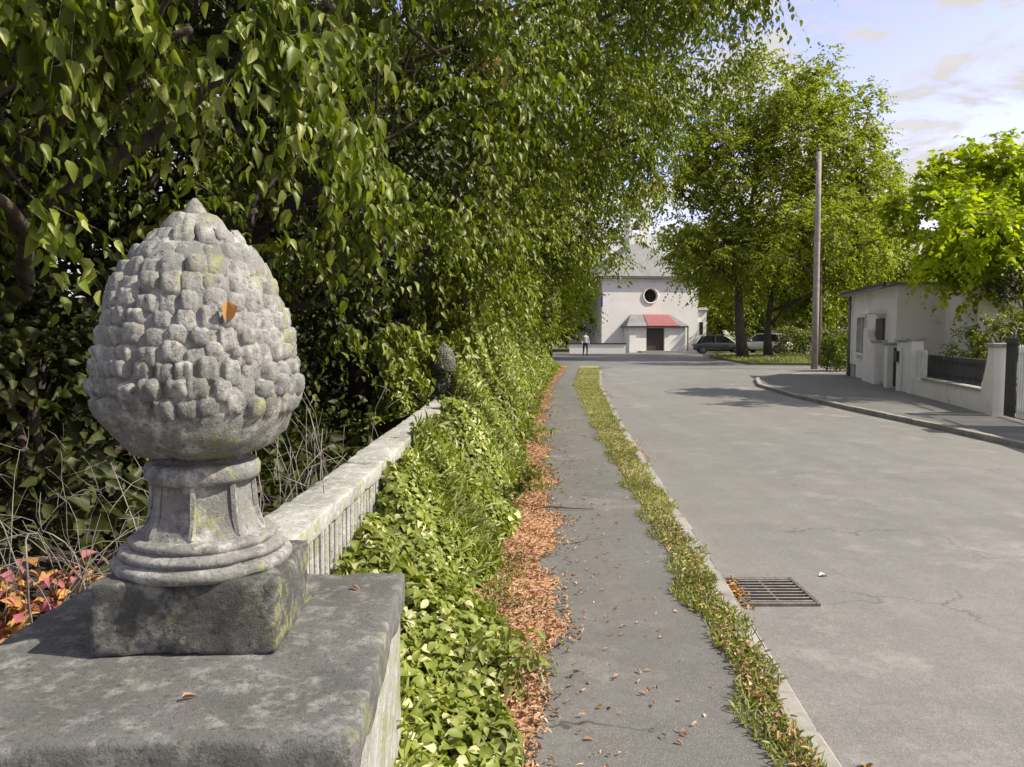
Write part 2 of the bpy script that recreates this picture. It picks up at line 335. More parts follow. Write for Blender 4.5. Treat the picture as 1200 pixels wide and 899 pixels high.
g = MB(); g.add([(-900, -60, -0.13), (900, -60, -0.13), (900, 1500, -0.13), (-900, 1500, -0.13)], [(0, 1, 2, 3)])
tag(g.build('ground', M['grass']), kind='structure')
g = MB(); g.prism([(-30, 34), (3.9, 34), (14, 29), (45, 34), (45, 41), (20, 42), (16.0, 46), (17, 72), (2, 74), (-30, 60)], -0.125, -0.088)
tag(g.build('junction', M['cross']), kind='structure')
g = MB(); rp = [(float(cx('kerb', y)) - 0.02, y) for y in (-3, 0, 2.8, 4.6, 6.8, 10, 13, 18, 24, 29, 34)] + [(5.2, 38.5), (12, 38.5), (25, 37.5), (40, 37)] + [(x + 0.02, y) for x, y in RK[::-1]]
g.prism(rp, -0.12, -0.080)
tag(g.build('road', M['road']), kind='structure')
strip('pavement', lambda y: cx('ivy', y) - 0.5, lambda y: cx('side', y) + 0.05, 0.0, M['walk'], ysf)
strip('verge', lambda y: cx('side', y) + 0.0, lambda y: cx('kerb', y) - 0.12, 0.004, M['verge'], ysf)
def jag(y, s): return 0.06 * math.sin(y * 3.1 + s) + 0.04 * math.sin(y * 7.7 + 2 * s) + 0.025 * math.sin(y * 17 + s)
strip('leaf_litter_bed', lambda y: cx('ivy', y) - 0.45, lambda y: cx('lit', y) - 0.04 + jag(y, 1) + 0.0, 0.005, M['litterbed'], [float(t) for t in np.arange(-3, 37, 0.1)])
# opposite footway
back = [(8.0, 2), (8.55, 11.3), (12.65, 29.6), (13.2, 30.6), (17, 31.2), (40, 32)]
g = MB(); g.prism([(x + 0.12, y) for x, y in RK] + [(40, 31.0), (14.5, 30.4), (12.9, 29.6), (8.75, 11.3), (8.0, -3)], -0.1, 0.0)
tag(g.build('far_pavement', M['walk']), kind='structure')
# bank left of the balustrade
rng = np.random.default_rng(5)
nx, ny = 40, 90; Vb = []
for j in range(ny):
    for i in range(nx):
        y = -2 + j * 0.6; x1 = cx('ivy', y) - 0.72; x = x1 - (i / (nx - 1)) ** 1.5 * 16
        d = x1 - x; z = 0.02 + min(d, 1.3) * 0.06 + max(0, d - 1.3) * 0.16 + rng.normal() * 0.03 * min(1, d)
        Vb.append((x, y, min(z, 2.2)))
Qb = [(j * nx + i, (j + 1) * nx + i, (j + 1) * nx + i + 1, j * nx + i + 1) for j in range(ny - 1) for i in range(nx - 1)]
o = link('bank', quad_mesh('bank', np.array(Vb), np.array(Qb)), M['soil'], smooth=True); tag(o, kind='structure')

# kerbs: single stones
def kerb(name, pts, w_, z0, z1, ln, side):
    root = empty(name, (pts[0][0], pts[0][1], 0)); tag(root, kind='structure')
    P = [Vector((p[0], p[1], 0)) for p in pts]; rd = random.Random(3)
    cum = [0]
    for a, b in zip(P[:-1], P[1:]): cum.append(cum[-1] + (b - a).length)
    def at(s):
        for i in range(len(cum) - 1):
            if s <= cum[i + 1]: return P[i].lerp(P[i + 1], (s - cum[i]) / (cum[i + 1] - cum[i]))
        return P[-1]
    vars_ = []
    for k in range(4):
        mb = MB(); mb.box((0, 0, 0), (w_, ln - 0.012, z1 - z0), bev=0.012)
        mb.v = [(x + rd.uniform(-.003, .003), y + rd.uniform(-.004, .004), z + rd.uniform(-.003, .003)) for x, y, z in mb.v]
        me = mb.mesh('kerb_stone'); me.materials.append(M['kerb']); vars_.append(me)
    s = 0
    while s + ln < cum[-1]:
        a, b = at(s), at(s + ln); c = (a + b) / 2; t = b - a
        q = bpy.data.objects.new('kerb_stone', vars_[rd.randrange(4)]); col.objects.link(q); q.parent = root
        rz = math.atan2(-t.x, t.y)
        nn = Vector((t.y, -t.x, 0)).normalized() * side * w_ / 2
        q.location = (c.x + nn.x - root.location.x, c.y + nn.y - root.location.y, (z0 + z1) / 2 + rd.uniform(-.004, .004)); q.rotation_euler = (rd.uniform(-.006, .006), rd.uniform(-.01, .01), rz + rd.uniform(-.004, .004))
        s += ln
kerb('near_kerb', [(float(cx('kerb', y)), y) for y in np.arange(-1, 35, 1.0)], 0.12, -0.12, 0.006, 0.8, -1)
kerb('far_kerb', RK, 0.14, -0.12, 0.012, 0.9, 1)

G1 = 'leafy trees overhanging the balustrade side'
# ------------------------------------------------------------------ foliage machinery
def leaf_arrays(P, D, Nn, L, W, rnd, fold=0.25, curl=0.12):
    """six verts, two quads per leaf: pointed oval folded on its midrib"""
    n = len(P); D = nrm(D); Sd = nrm(np.cross(D, Nn)); Nn = nrm(np.cross(Sd, D)); L = L[:, None]; W_ = L * W
    base = P; tip = P + D * L - Nn * L * curl
    up = Nn * W_ * fold
    l1 = P + D * L * 0.28 + Sd * W_ * 0.5 + up; l2 = P + D * L * 0.66 + Sd * W_ * 0.36 + up * 0.7 - Nn * L * curl * 0.35
    r1 = P + D * L * 0.28 - Sd * W_ * 0.5 + up; r2 = P + D * L * 0.66 - Sd * W_ * 0.36 + up * 0.7 - Nn * L * curl * 0.35
    V = np.stack([base, tip, l1, l2, r1, r2], 1).reshape(-1, 3)
    b = (np.arange(n) * 6)[:, None]
    Q = np.stack([b + np.array([[0, 2, 3, 1]]), b + np.array([[0, 1, 5, 4]])], 1).reshape(-1, 4)
    return V, Q, np.repeat(rnd, 6)
def leaf_arrays_hi(P, D, Nn, L, W, rnd, fold=0.25, curl=0.12):
    """nine verts, four quads: rounder outline with a curved midrib"""
    n = len(P); D = nrm(D); Sd = nrm(np.cross(D, Nn)); Nn = nrm(np.cross(Sd, D)); L = L[:, None]; W_ = L * W; jit = (0.85 + 0.3 * ((rnd * 7.3) % 1))[:, None]; W_ = W_ * jit
    pts = [P, P + D * L * 0.42 + Nn * L * curl * 0.35, P + D * L - Nn * L * curl * 1.2]
    for sg in (1, -1):
        sk = 1 + 0.10 * sg * (((rnd * 13.7) % 1) - 0.5)[:, None]
        for t, w, q in ((0.15, 0.40, 0.10), (0.42, 0.50, 0.35), (0.74, 0.27, -0.25)):
            pts.append(P + D * L * t * sk + Sd * W_ * w * sg + Nn * (W_ * fold * w * 2 + L * curl * q))
    V = np.stack(pts, 1).reshape(-1, 3); b = (np.arange(n) * 9)[:, None]
    Q = np.stack([b + np.array([k]) for k in ([0, 3, 4, 1], [1, 4, 5, 2], [0, 1, 7, 6], [1, 2, 8, 7])], 1).reshape(-1, 4)
    return V, Q, np.repeat(rnd, 9)
HI = True
def leaves(name, P, D, Nn, L, W, mat, parent=None, rng=None, label=None, kind=None, fold=0.25, curl=0.12, rnd=None, hi=False):
    rng = rng or np.random.default_rng(1)
    if rnd is None: rnd = rng.random(len(P))
    V, Q, r = (leaf_arrays_hi if hi else leaf_arrays)(P, D, Nn, L, W, rnd, fold, curl)
    if parent is not None: V = V - np.array(parent_world(parent).translation)
    o = link(name, quad_mesh(name, V, Q, r), mat, parent); 
    if kind: o['kind'] = kind
    return o
def twigs_obj(name, path, r0, mat, parent):
    """path (S,K,3): three-sided twigs"""
    Sn, K, _ = path.shape
    t = nrm(np.diff(path, axis=1)); t = np.concatenate([t, t[:, -1:]], 1)
    a = nrm(np.cross(t, np.array([0.2, 0.9, 0.35]))); b = np.cross(t, a)
    rr = (r0 * np.linspace(1, 0.25, K))[None, :, None]
    rings = [path + a * rr * math.cos(q) + b * rr * math.sin(q) for q in (0, 2.094, 4.189)]
    V = np.stack(rings, 2).reshape(-1, 3)
    i = (np.arange(Sn)[:, None] * K + np.arange(K - 1)[None, :]).reshape(-1, 1) * 3
    Q = np.concatenate([i + np.array([[k, (k + 1) % 3, 3 + (k + 1) % 3, 3 + k]]) for k in range(3)], 0)
    V = V - np.array(parent_world(parent).translation)
    return link(name, quad_mesh(name, V, Q), mat, parent)
def sprays(rng, clumps, per_area, nodes, slen, L, droop, hang=0.8, outb=0.9, flat=0.5, cl=6.0):
    Os = []; Ds = []; Ls = []
    for (x, y, z, r) in clumps:
        n = max(6, int(per_area * 4 * math.pi * r * r))
        nc = max(3, int(n / cl)); dc = nrm(rng.normal(size=(nc, 3))); dc[:, 2] *= 0.9; rc = 0.35 + 0.62 * rng.random((nc, 1)) ** 0.7; wi = rng.integers(0, nc, n)
        d = nrm(dc[wi] + rng.normal(size=(n, 3)) * 0.16)
        rad = r * rc[wi] * (0.86 + 0.16 * rng.random((n, 1)))
        # a lumpy outline
        lump = 1 + 0.16 * np.sin(d[:, :1] * 5 + x) * np.cos(d[:, 1:2] * 4 + z * 2)
        Os.append(np.array([[x, y, z]]) + d * rad * lump * np.array([[1, 1, 0.85]])); Ds.append(nrm(d * outb + rng.normal(size=(n, 3)) * 0.55 + np.array([[0, 0, 0.15]]))); Ls.append(slen * (0.6 + 0.8 * rng.random(n)))
    O = np.concatenate(Os); D = np.concatenate(Ds); SL = np.concatenate(Ls)[:, None, None]
    K = nodes; s = np.linspace(0.12, 1, K)[None, :, None]
    dr = (droop * (0.5 + rng.random(len(O))))[:, None, None]
    path = O[:, None] + D[:, None] * SL * s + np.array([0, 0, -1.0]) * dr * SL * s * s
    tang = nrm(D[:, None] + np.array([0, 0, -2.0]) * dr * s)
    side = nrm(np.cross(tang, np.array([0, 0, 1.0]))); sg = np.where(np.arange(K) % 2 == 0, 1, -1)[None, :, None]
    ld = nrm(tang * 0.45 + side * sg * 0.75 + np.array([0, 0, -hang]) + rng.normal(size=path.shape) * 0.22)
    ln = nrm(np.array([0, 0, 1.0]) * flat + np.cross(ld, side) * 0.25 * sg + rng.normal(size=path.shape) * 0.4 + side * sg * 0.2 + D[:, None] * 0.3)
    P = path.reshape(-1, 3) + rng.normal(size=(path.size // 3, 3)) * 0.012
    Lf = L * (0.65 + 0.55 * rng.random(len(P)))
    # smaller leaves at spray tips
    Lf *= (1.08 - 0.4 * np.tile(np.linspace(0, 1, K) ** 2, len(O)))
    return P, ld.reshape(-1, 3), ln.reshape(-1, 3), Lf, path
def limb(mb, a, b, ra, rb, rd, sag=0.15, n=7, sides=7):
    a, b = Vector(a), Vector(b); L = (b - a).length; pts = []; rr = []
    j = Vector((rd.uniform(-1, 1), rd.uniform(-1, 1), rd.uniform(0, 1))) * L * sag
    for i in range(n):
        t = i / (n - 1); p = a.lerp(b, t) + j * math.sin(math.pi * t)
        if 0 < i < n - 1: p += Vector((rd.uniform(-1, 1), rd.uniform(-1, 1), rd.uniform(-1, 1))) * L * 0.018
        pts.append(p); rr.append(ra + (rb - ra) * t)
    mb.tube(pts, rr, sides)
TREES = {}
def tree(name, base, clumps, label, leafm, L=0.1, Wd=0.5, per=30, nodes=10, slen=0.5, droop=0.4, hang=0.8, tr=0.14, seed=1, group=None, twig=True, split=0.35, cl=6.0, cat='tree', top=None):
    rd = random.Random(seed); rg = np.random.default_rng(seed)
    root = empty(name, base, label, cat, group)
    top = Vector(top) if top else Vector((base[0] * 0.7 + 0.3 * np.mean([c[0] for c in clumps]), base[1] * 0.6 + 0.4 * np.mean([c[1] for c in clumps]), max(c[2] for c in clumps) * 0.82))
    mb = MB(); b = Vector(base); n = 10; pts = []; rr = []
    jj = Vector((rd.uniform(-1, 1), rd.uniform(-1, 1), 0)) * 0.04 * (top - b).length
    for i in range(n):
        t = i / (n - 1); p = b.lerp(top, t); p.x = b.x + (top.x - b.x) * t ** 1.6; p.y = b.y + (top.y - b.y) * t ** 1.6
        p += jj * math.sin(t * 5); pts.append(p); rr.append(tr * (1.35 - 0.35 * min(1, t * 6)) * (1 - 0.72 * t))
    pts[0].z -= 0.1
    mb.tube(pts, rr, 10)
    mb.build('trunk', M['bark'], root, True)
    lb = MB()
    for (x, y, z, r) in clumps:
        k = min(n - 2, max(2, int(n * (split + rd.uniform(-.05, .25)))))
        tgt = min(range(2, n - 1), key=lambda q: abs(pts[q].z - (z - 0.5 * r - 0.35 * abs(x - pts[q].x))))
        a = pts[tgt]; ra = rr[tgt] * 0.55
        limb(lb, a, (x, y, z), ra, ra * 0.3, rd)
        for q in range(5):
            d = Vector((rd.gauss(0, 1), rd.gauss(0, 1), rd.gauss(0.2, 0.8))).normalized() * r * 0.8
            c = Vector((x, y, z)).lerp(a, rd.uniform(0, .3)); limb(lb, c, c + d, ra * 0.28, ra * 0.08, rd, 0.1, 5, 4)
    lb.build('branches', M['bark'], root, True)
    P, D, Nn, Lf, path = sprays(rg, clumps, per, nodes, slen, L, droop, hang, cl=cl)
    rnd = rg.random(len(P))
    def low(Q): return (Q[..., 1] > 9) & (Q[..., 1] < 45) & (Q[..., 0] > cx('ivy', Q[..., 1]) + 0.12) & (Q[..., 2] < 3.0 + 0.012 * Q[..., 1]) & (group == G1)
    keep = ~low(P); path = path[~low(path).any(1)]
    TREES[root.name] = (P, D, Nn, Lf, rnd, keep)
    cr = leaves('crown', P[keep], D[keep], Nn[keep], Lf[keep], Wd, leafm, root, rnd=rnd[keep], kind='stuff', hi=L < 0.14)
    if twig: twigs_obj('twigs', path[:, ::max(1, nodes // 4)], 0.0035 if L < 0.2 else 0.012, M['gtwig'], root)
    return root, cr

# ------------------------------------------------------------------ stone pier, finial, balustrade
CX, CY, CZ = -0.835, 2.0, 0.80
def rough_mesh(o, amp, scale=6, seed=0):
    me = o.data; me.update(); from mathutils import noise as mn
    for v in me.vertices:
        p = v.co * scale + Vector((seed, seed * .7, 0)); v.co += v.normal * amp * mn.noise(p) + v.normal * amp * 0.5 * mn.noise(p * 3)
def subdivide(o, cuts):
    import bmesh
    bm = bmesh.new(); bm.from_mesh(o.data); bmesh.ops.subdivide_edges(bm, edges=bm.edges[:], cuts=cuts, use_grid_fill=True); bm.to_mesh(o.data); bm.free()
pier = empty('stone_pier', (CX, CY, -0.1), 'low square stone pier with a flat grey cap slab under the pinecone ornament', 'pier', rz=R(0))
cap = MB(); cap.rbox((CX, CY - 0.022, CZ - 0.055), (1.00, 1.065, 0.11), 0.014, 0.03, rz=R(2.6), chip=1.6)
cap_o = cap.build('cap_slab', M['slab'], pier, True); rough_mesh(cap_o, 0.005, 7, 3)
sh = MB(); sh.rbox((CX, CY, CZ - 0.111 - 0.38), (0.965, 0.985, 0.76), 0.012, 0.05, rz=R(2.6), chip=1.0)
sh_o = sh.build('shaft', M['coping'], pier, True); rough_mesh(sh_o, 0.006, 5, 9)

FX, FY = -0.832, 2.05
fin = empty('pinecone_finial', (FX, FY, CZ), 'large weathered stone pinecone ornament on a square block and moulded foot', 'finial')
blk = MB(); blk.rbox((FX + 0.012, FY - 0.0, CZ + 0.094), (0.455, 0.40, 0.188), 0.013, 0.022, rz=R(3), chip=1.8, seed=4)
bo = blk.build('plinth_block', M['stone_dark'], fin, True); rough_mesh(bo, 0.008, 9, 1)
def zoff(v): return 1.6 + 2.08 * math.tan(math.atan((449.5 - v) / 900) - R(PITCH)) - CZ
ft = MB()
prof = [(0.220, 0.184), (0.226, 0.192), (0.229, 0.204), (0.222, 0.214), (0.206, 0.217), (0.204, 0.222), (0.212, 0.226), (0.214, 0.236), (0.204, 0.243), (0.186, 0.245), (0.182, 0.249), (0.188, 0.253), (0.188, 0.264), (0.180, 0.269), (0.140, 0.272)]
ft.lathe(prof, 48, (FX, FY, CZ), wob=lambda th, z: 1 + 0.008 * math.sin(th * 3 + z * 20) + 0.006 * math.sin(th * 11))
fo = ft.build('foot_moulding', M['stone'], fin, True); rough_mesh(fo, 0.005, 12, 2)
nk = MB()
nk.lathe([(0.162, 0.268), (0.152, 0.280), (0.141, 0.300), (0.133, 0.325), (0.128, 0.36), (0.126, 0.40), (0.128, 0.420)], 8, (FX, FY, CZ), rot=R(10))
for k in range(8):
    th = R(10 + 45 * k); nk.tube([(FX + 0.150 * math.cos(th), FY + 0.150 * math.sin(th), CZ + 0.275), (FX + 0.134 * math.cos(th), FY + 0.134 * math.sin(th), CZ + 0.32), (FX + 0.126 * math.cos(th), FY + 0.126 * math.sin(th), CZ + 0.415)], 0.009, 5)
nk_o = nk.build('faceted_neck', M['stone'], fin); rough_mesh(nk_o, 0.002, 8, 4)
cl = MB(); cl.lathe([(0.126, 0.408), (0.140, 0.412), (0.147, 0.424), (0.147, 0.446), (0.140, 0.458), (0.118, 0.462), (0.105, 0.464), (0.105, 0.50)], 40, (FX, FY, CZ))
cl_o = cl.build('neck_collar', M['stone'], fin, True); rough_mesh(cl_o, 0.003, 12, 5)
# egg: radius against height, measured down the silhouette
egg = [(530, 50), (526, 72), (516, 92), (503, 106), (485, 115), (466, 120.5), (448, 121), (430, 118), (408, 114), (384, 109.5), (360, 103), (336, 94), (312, 81), (292, 63), (276, 45), (262, 27), (252, 13), (245, 6)]
EP = [(px * 0.905 * 2.08 / 900, zoff(v)) for v, px in egg]
from mathutils import noise as mn
eb = MB(); fine = []
for (a, b) in zip(EP[:-1], EP[1:]):
    for t in (0, 0.5): fine.append((a[0] + (b[0] - a[0]) * t, a[1] + (b[1] - a[1]) * t))
fine.append(EP[-1])
eb.lathe([(r * (0.985), z) for r, z in fine], 64, (FX - 0.004, FY, CZ))
eo = eb.build('cone_core', M['stone'], fin, True); rough_mesh(eo, 0.012, 14, 7)
zs = [e[1] for e in EP]; rs = [e[0] for e in EP]
def er(z): return float(np.interp(z, zs, rs))
# single cone scales
def scale_mesh(k):
    rd = random.Random(40 + k); nu, nv = 7, 6; vs = []; fs = []
    for j in range(nv + 1):
        t = j / nv
        for i in range(nu + 1):
            s_ = i / nu * 2 - 1
            w_ = 0.5 * (math.sin(math.pi * (0.20 + 0.66 * t)) ** 0.4) * 1.06 * (1 + 0.10 * mn.noise(Vector((k * 5.3, t * 4, 1))))
            prot = (1 - abs(s_) ** 3.6) ** 0.7 * (math.sin(math.pi * min(1, t * 0.99)) ** 0.38) * (0.42 + 0.62 * t)
            prot *= 1 - (0.42 if k % 2 else 0.0) * math.exp(-((s_ - (0.15 if k == 1 else -0.2)) / 0.16) ** 2) * min(1, 1.6 * (1 - t) + .3)
            nz = 0.38 * mn.noise(Vector((s_ * 2.2 + k * 7, t * 3.5, k * 3.1)))
            vs.append((s_ * w_, -0.10 - (prot + nz) * 0.42 if 0 < j < nv and 0 < i < nu else 0.12, t - 0.5 + 0.03 * rd.uniform(-1, 1)))
    for j in range(nv):
        for i in range(nu):
            a = j * (nu + 1) + i; fs.append((a, a + 1, a + nu + 2, a + nu + 1))
    me = bpy.data.meshes.new('scale'); me.from_pydata(vs, [], fs); me.polygons.foreach_set('use_smooth', [True] * len(fs)); me.update(); me.materials.append(M['stone']); return me
SM = [scale_mesh(k) for k in range(6)]
rd = random.Random(8); z = zoff(468); row = 0
while z < zoff(256):
    r = er(z); dz = 0.0425 if z < zoff(300) else 0.036; n = max(5, int(round(2 * math.pi * r / 0.0545)))
    slope = math.atan2(er(z + 0.02) - er(z - 0.02), 0.04)
    for i in range(n):
        th = 2 * math.pi * (i + 0.5 * (row % 2)) / n + rd.uniform(-.03, .03)
        o = bpy.data.objects.new('scale', SM[rd.randrange(6)]); col.objects.link(o); o.parent = fin
        rr = r * 0.975
        o.location = (math.cos(th) * rr - 0.004, math.sin(th) * rr, z + rd.uniform(-.009, .009))
        e = Matrix.Rotation(th + math.pi / 2, 3, 'Z') @ Matrix.Rotation(slope * 0.9, 3, 'X')
        o.rotation_euler = e.to_euler()
        wd = 2 * math.pi * r / n * rd.uniform(0.84, 1.06); o.scale = (wd, (0.020 + 0.11 * r) * rd.uniform(.5, 1.25), 0.064 * rd.uniform(.8, 1.2))
    z += dz; row += 1
# cone tip
tp = MB(); tp.lathe([(0.04, -0.03), (0.030, 0.0), (0.018, 0.020), (0.005, 0.034)], 10, (FX - 0.003, FY, CZ + zoff(250)))
tp.build('tip', M['stone'], fin, True)

def one_leaf(name, loc, d, n, L, W, mat, label, cat='leaf', curl=0.3, group=None):
    o = leaves(name, np.array([loc], float), np.array([d], float), np.array([n], float), np.array([L]), W, mat, None, fold=0.45, curl=curl, rnd=np.array([0.5]))
    return tag(o, label, cat, group)
th = R(-52)
_r = er(zoff(368)) + 0.016
one_leaf('fallen_leaf', (FX + _r * math.cos(th), FY + _r * math.sin(th), CZ + zoff(356)), (0.05, -0.15, -1), (math.cos(th), math.sin(th), 0.2), 0.060, 0.62, M['lf_orange'], 'small curled orange leaf caught on the front of the stone pinecone')
for k, (x, y, lab) in enumerate([(-0.72, 1.62, 'small dry leaf lying on the grey cap slab in front of the pinecone block'), (-0.50, 2.36, 'small dry leaf at the far corner of the grey cap slab')]):
    one_leaf('fallen_leaf', (x, y, CZ + 0.008), (0.7, 0.5 - k, 0.12), (0, 0.1, 1), 0.035, 0.4, M['lf_litter'], lab)

# balustrade
bal = empty('stone_balustrade', (-1.02, 2.62, 0), 'pale stone balustrade of close upright bars running back from the pinecone pier', 'balustrade')
def wx(y): return -0.885 + 0.0222 * (y - 3) + 0.0
cpt = 0.765; yy = 2.56; k = 0; rd = random.Random(2)
while yy < 9.7:
    ln = 1.18 if yy + 1.18 < 9.7 else 9.7 - yy
    if ln < 0.3: break
    mb = MB(); ym = yy + ln / 2
    mb.rbox((wx(ym) - 0.125, ym, cpt - 0.045 + rd.uniform(-.004, .004)), (0.255, ln - 0.008, 0.09), 0.013, 0.045, rz=-0.022 + rd.uniform(-.006, .006), chip=1.8, seed=k * 3)
    o = mb.build('coping_stone', M['coping'], bal, True); rough_mesh(o, 0.009, 7, k)
    mb = MB(); mb.box((wx(ym) - 0.125, ym, 0.05), (0.22, ln, 0.16), rz=-0.022); mb.build('base_stone', M['coping'], bal)
    yy += ln; k += 1
bm_ = MB(); bm_.box((0, 0, 0), (0.10, 0.045, 0.55), bev=0.008); bme = bm_.mesh('baluster'); bme.materials.append(M['coping'])
for i in range(int((9.6 - 2.6) / 0.088)):
    y = 2.62 + i * 0.088
    o = bpy.data.objects.new('baluster', bme); col.objects.link(o); o.parent = bal
    o.location = (wx(y) - 0.075 + rd.uniform(-.003, .003) + 1.02, y - 2.62, 0.40); o.rotation_euler = (rd.uniform(-.01, .01), rd.uniform(-.01, .01), -0.022 + rd.uniform(-.05, .05))
ep = MB(); ep.rbox((wx(9.9) - 0.125, 9.93, 0.39), (0.36, 0.36, 0.82), 0.012, 0.06, chip=1.5); ep.build('end_pier', M['stone_dark'], bal, True)
f2 = fin.copy(); col.objects.link(f2); f2.location = (wx(9.9) - 0.155, 9.93, 0.77); f2.scale = (0.62, 0.62, 0.62); f2.rotation_euler = (0, 0, R(40))
f2['label'] = 'smaller dark pinecone ornament on the far end of the balustrade'
for ch in [c for c in list(col.objects) if c.parent == fin]:
    q = ch.copy(); col.objects.link(q); q.parent = f2; q.material_slots[0].link = 'OBJECT'; q.material_slots[0].material = M['stone_dark']  # darker stone on the far ornament stands in for its shade
fin['group'] = f2['group'] = 'stone pinecone ornaments on the balustrade'

# ------------------------------------------------------------------ trees on the left
G1 = 'leafy trees overhanging the balustrade side'
T1c = [(-2.65, 3.9, 2.75, .75), (-1.75, 4.3, 3.25, .75), (-3.2, 4.9, 2.9, .8), (-1.15, 5.1, 3.7, .8), (-2.6, 4.8, 4.0, 1.1), (-1.2, 5.2, 5.0, 1.2), (-3.8, 4.6, 3.4, 1.2), (-2.9, 3.2, 4.3, 1.1), (-2.5, 3.5, 2.35, .4), (-3.4, 3.4, 3.5, .8), (0.0, 4.6, 6.4, 1.1), (1.0, 4.6, 7.3, 1.1), (-1.2, 4.2, 6.4, 1.2), (-2.0, 3.6, 3.8, .8)]  # highest clumps: unseen boughs added above the view to shade the leaves below
T1 = tree('broadleaf_tree', (-3.9, 5.4, 0.25), T1c, 'overhanging leafy tree with drooping twigs directly behind the stone pinecone', M['lf_lime'], L=0.130, Wd=0.50, per=5.0, nodes=12, slen=0.60, droop=0.8, hang=1.2, cl=9, tr=0.16, seed=11, group=G1)
T2c = [(-2.3, 7.0, 2.7, 1.0), (-1.3, 7.6, 3.5, 1.1), (-.6, 8.0, 4.5, 1.1), (-2.4, 7.6, 4.5, 1.3), (-1.2, 8.4, 5.8, 1.4), (-.1, 8.8, 5.7, 1.1), (-2.0, 8.4, 1.9, .9), (-1.0, 9.0, 2.7, .9), (-3.3, 8, 3.5, 1.3), (-1.9, 8.8, 3.2, 1.0), (1.0, 7.8, 7.6, 1.3), (2.0, 7.4, 8.2, 1.2), (-.4, 7.2, 7.3, 1.4)]  # includes unseen upper boughs put in to throw shade on the foliage
T2 = tree('broadleaf_tree', (-3.3, 8.6, 0.25), T2c, 'dense leafy tree overhanging the middle of the balustrade', M['lf_lime'], L=0.118, Wd=0.52, per=5.0, nodes=12, slen=0.60, droop=0.6, hang=0.9, cl=9, tr=0.18, seed=12, group=G1)
T3c = [(-1.2, 12, 3, 1.2), (-.2, 12.5, 4.2, 1.3), (.7, 13, 5.4, 1.3), (-.8, 13, 6, 1.7), (1.2, 13.5, 7.2, 1.5), (-.4, 13, 2.2, 1.0), (2.0, 13, 7.4, 1.1), (2.7, 12.0, 7.0, .9), (3.7, 12.0, 7.1, .75), (3.3, 13.0, 7.9, 1.0), (-2.5, 13, 3.5, 1.6), (-1.9, 12.5, 5, 1.6), (0.2, 11.5, 6.4, 1.0)]
T3 = tree('broadleaf_tree', (-2.6, 13.4, 0.2), T3c, 'tall leafy tree whose highest boughs reach out over the pavement and road', M['lf_mid'], L=0.125, Wd=0.54, per=9, nodes=11, slen=0.72, droop=0.5, hang=0.8, tr=0.22, seed=13, group=G1)
T4c = [(-0.3, 18, 3.4, 1.5), (0.9, 19, 5.2, 1.6), (2.4, 19.5, 7, 1.7), (3.4, 20, 8.6, 1.5), (.8, 19, 8, 2.2), (3.2, 19, 10, 1.6), (2.7, 20, 5.9, 1.0), (0.2, 18, 2.2, 1.1), (-1.2, 19, 5, 2), (4.2, 20, 9.9, 1.1), (4.0, 20.3, 8.0, .9), (5.3, 20.6, 8.7, 1.1), (3.4, 20.5, 6.7, 1.0), (1.3, 19, 4.3, .8)]
T4 = tree('broadleaf_tree', (-1.9, 19.4, 0.1), T4c, 'leafy roadside tree leaning over the footway behind the tallest bough', M['lf_mid'], L=0.145, Wd=0.5, per=7, nodes=11, slen=0.85, droop=0.45, hang=0.7, tr=0.24, seed=14, group=G1)
T5c = [(0.7, 27, 3.4, 1.5), (1.6, 27, 5.6, 1.8), (1.6, 27, 8, 2.4), (3.3, 28, 7.4, 1.3), (.2, 27, 5, 2.2), (1.4, 27, 2.2, 1.1), (2.3, 27.5, 5.0, .9), (4.0, 27, 6.5, 1.2), (4.8, 28, 8.4, 1.4), (4.1, 29, 5.0, .85), (3.2, 27, 5.4, .9), (5.4, 29, 10.2, 1.4)]
T5 = tree('broadleaf_tree', (-0.6, 27.5, 0.05), T5c, 'mid-green tree beside the pavement halfway to the white chapel', M['lf_mid'], L=0.19, Wd=0.5, per=5.5, nodes=10, slen=1.0, droop=0.4, hang=0.6, tr=0.25, seed=15, group=G1)
T6c = [(0.7, 36, 3.0, 1.5), (1.4, 36, 5.0, 1.6), (0.8, 36, 7, 2.2), (1.0, 36, 2.2, 1.3), (-1, 36, 5, 2.6)]
T6 = tree('broadleaf_tree', (0.2, 36.5, 0.0), T6c, 'small tree at the end of the hedge near the walker', M['lf_mid'], L=0.22, Wd=0.5, per=5, nodes=9, slen=1.0, droop=0.4, hang=0.5, tr=0.2, seed=16, group=G1)
T7c = [(3.2, 50, 5.6, 1.7), (2.2, 50, 7.6, 1.8), (4.6, 50.5, 6.4, 1.4), (3.4, 50, 3.4, 1.4), (1.2, 50, 4.4, 2.2)]
tree('broadleaf_tree', (2.4, 50.5, 0.0), T7c, 'bright yellow-green tree just left of the chapel roof', M['lf_maple'], L=0.32, Wd=0.5, per=3.2, nodes=9, slen=1.2, droop=0.3, hang=0.4, tr=0.2, seed=17)

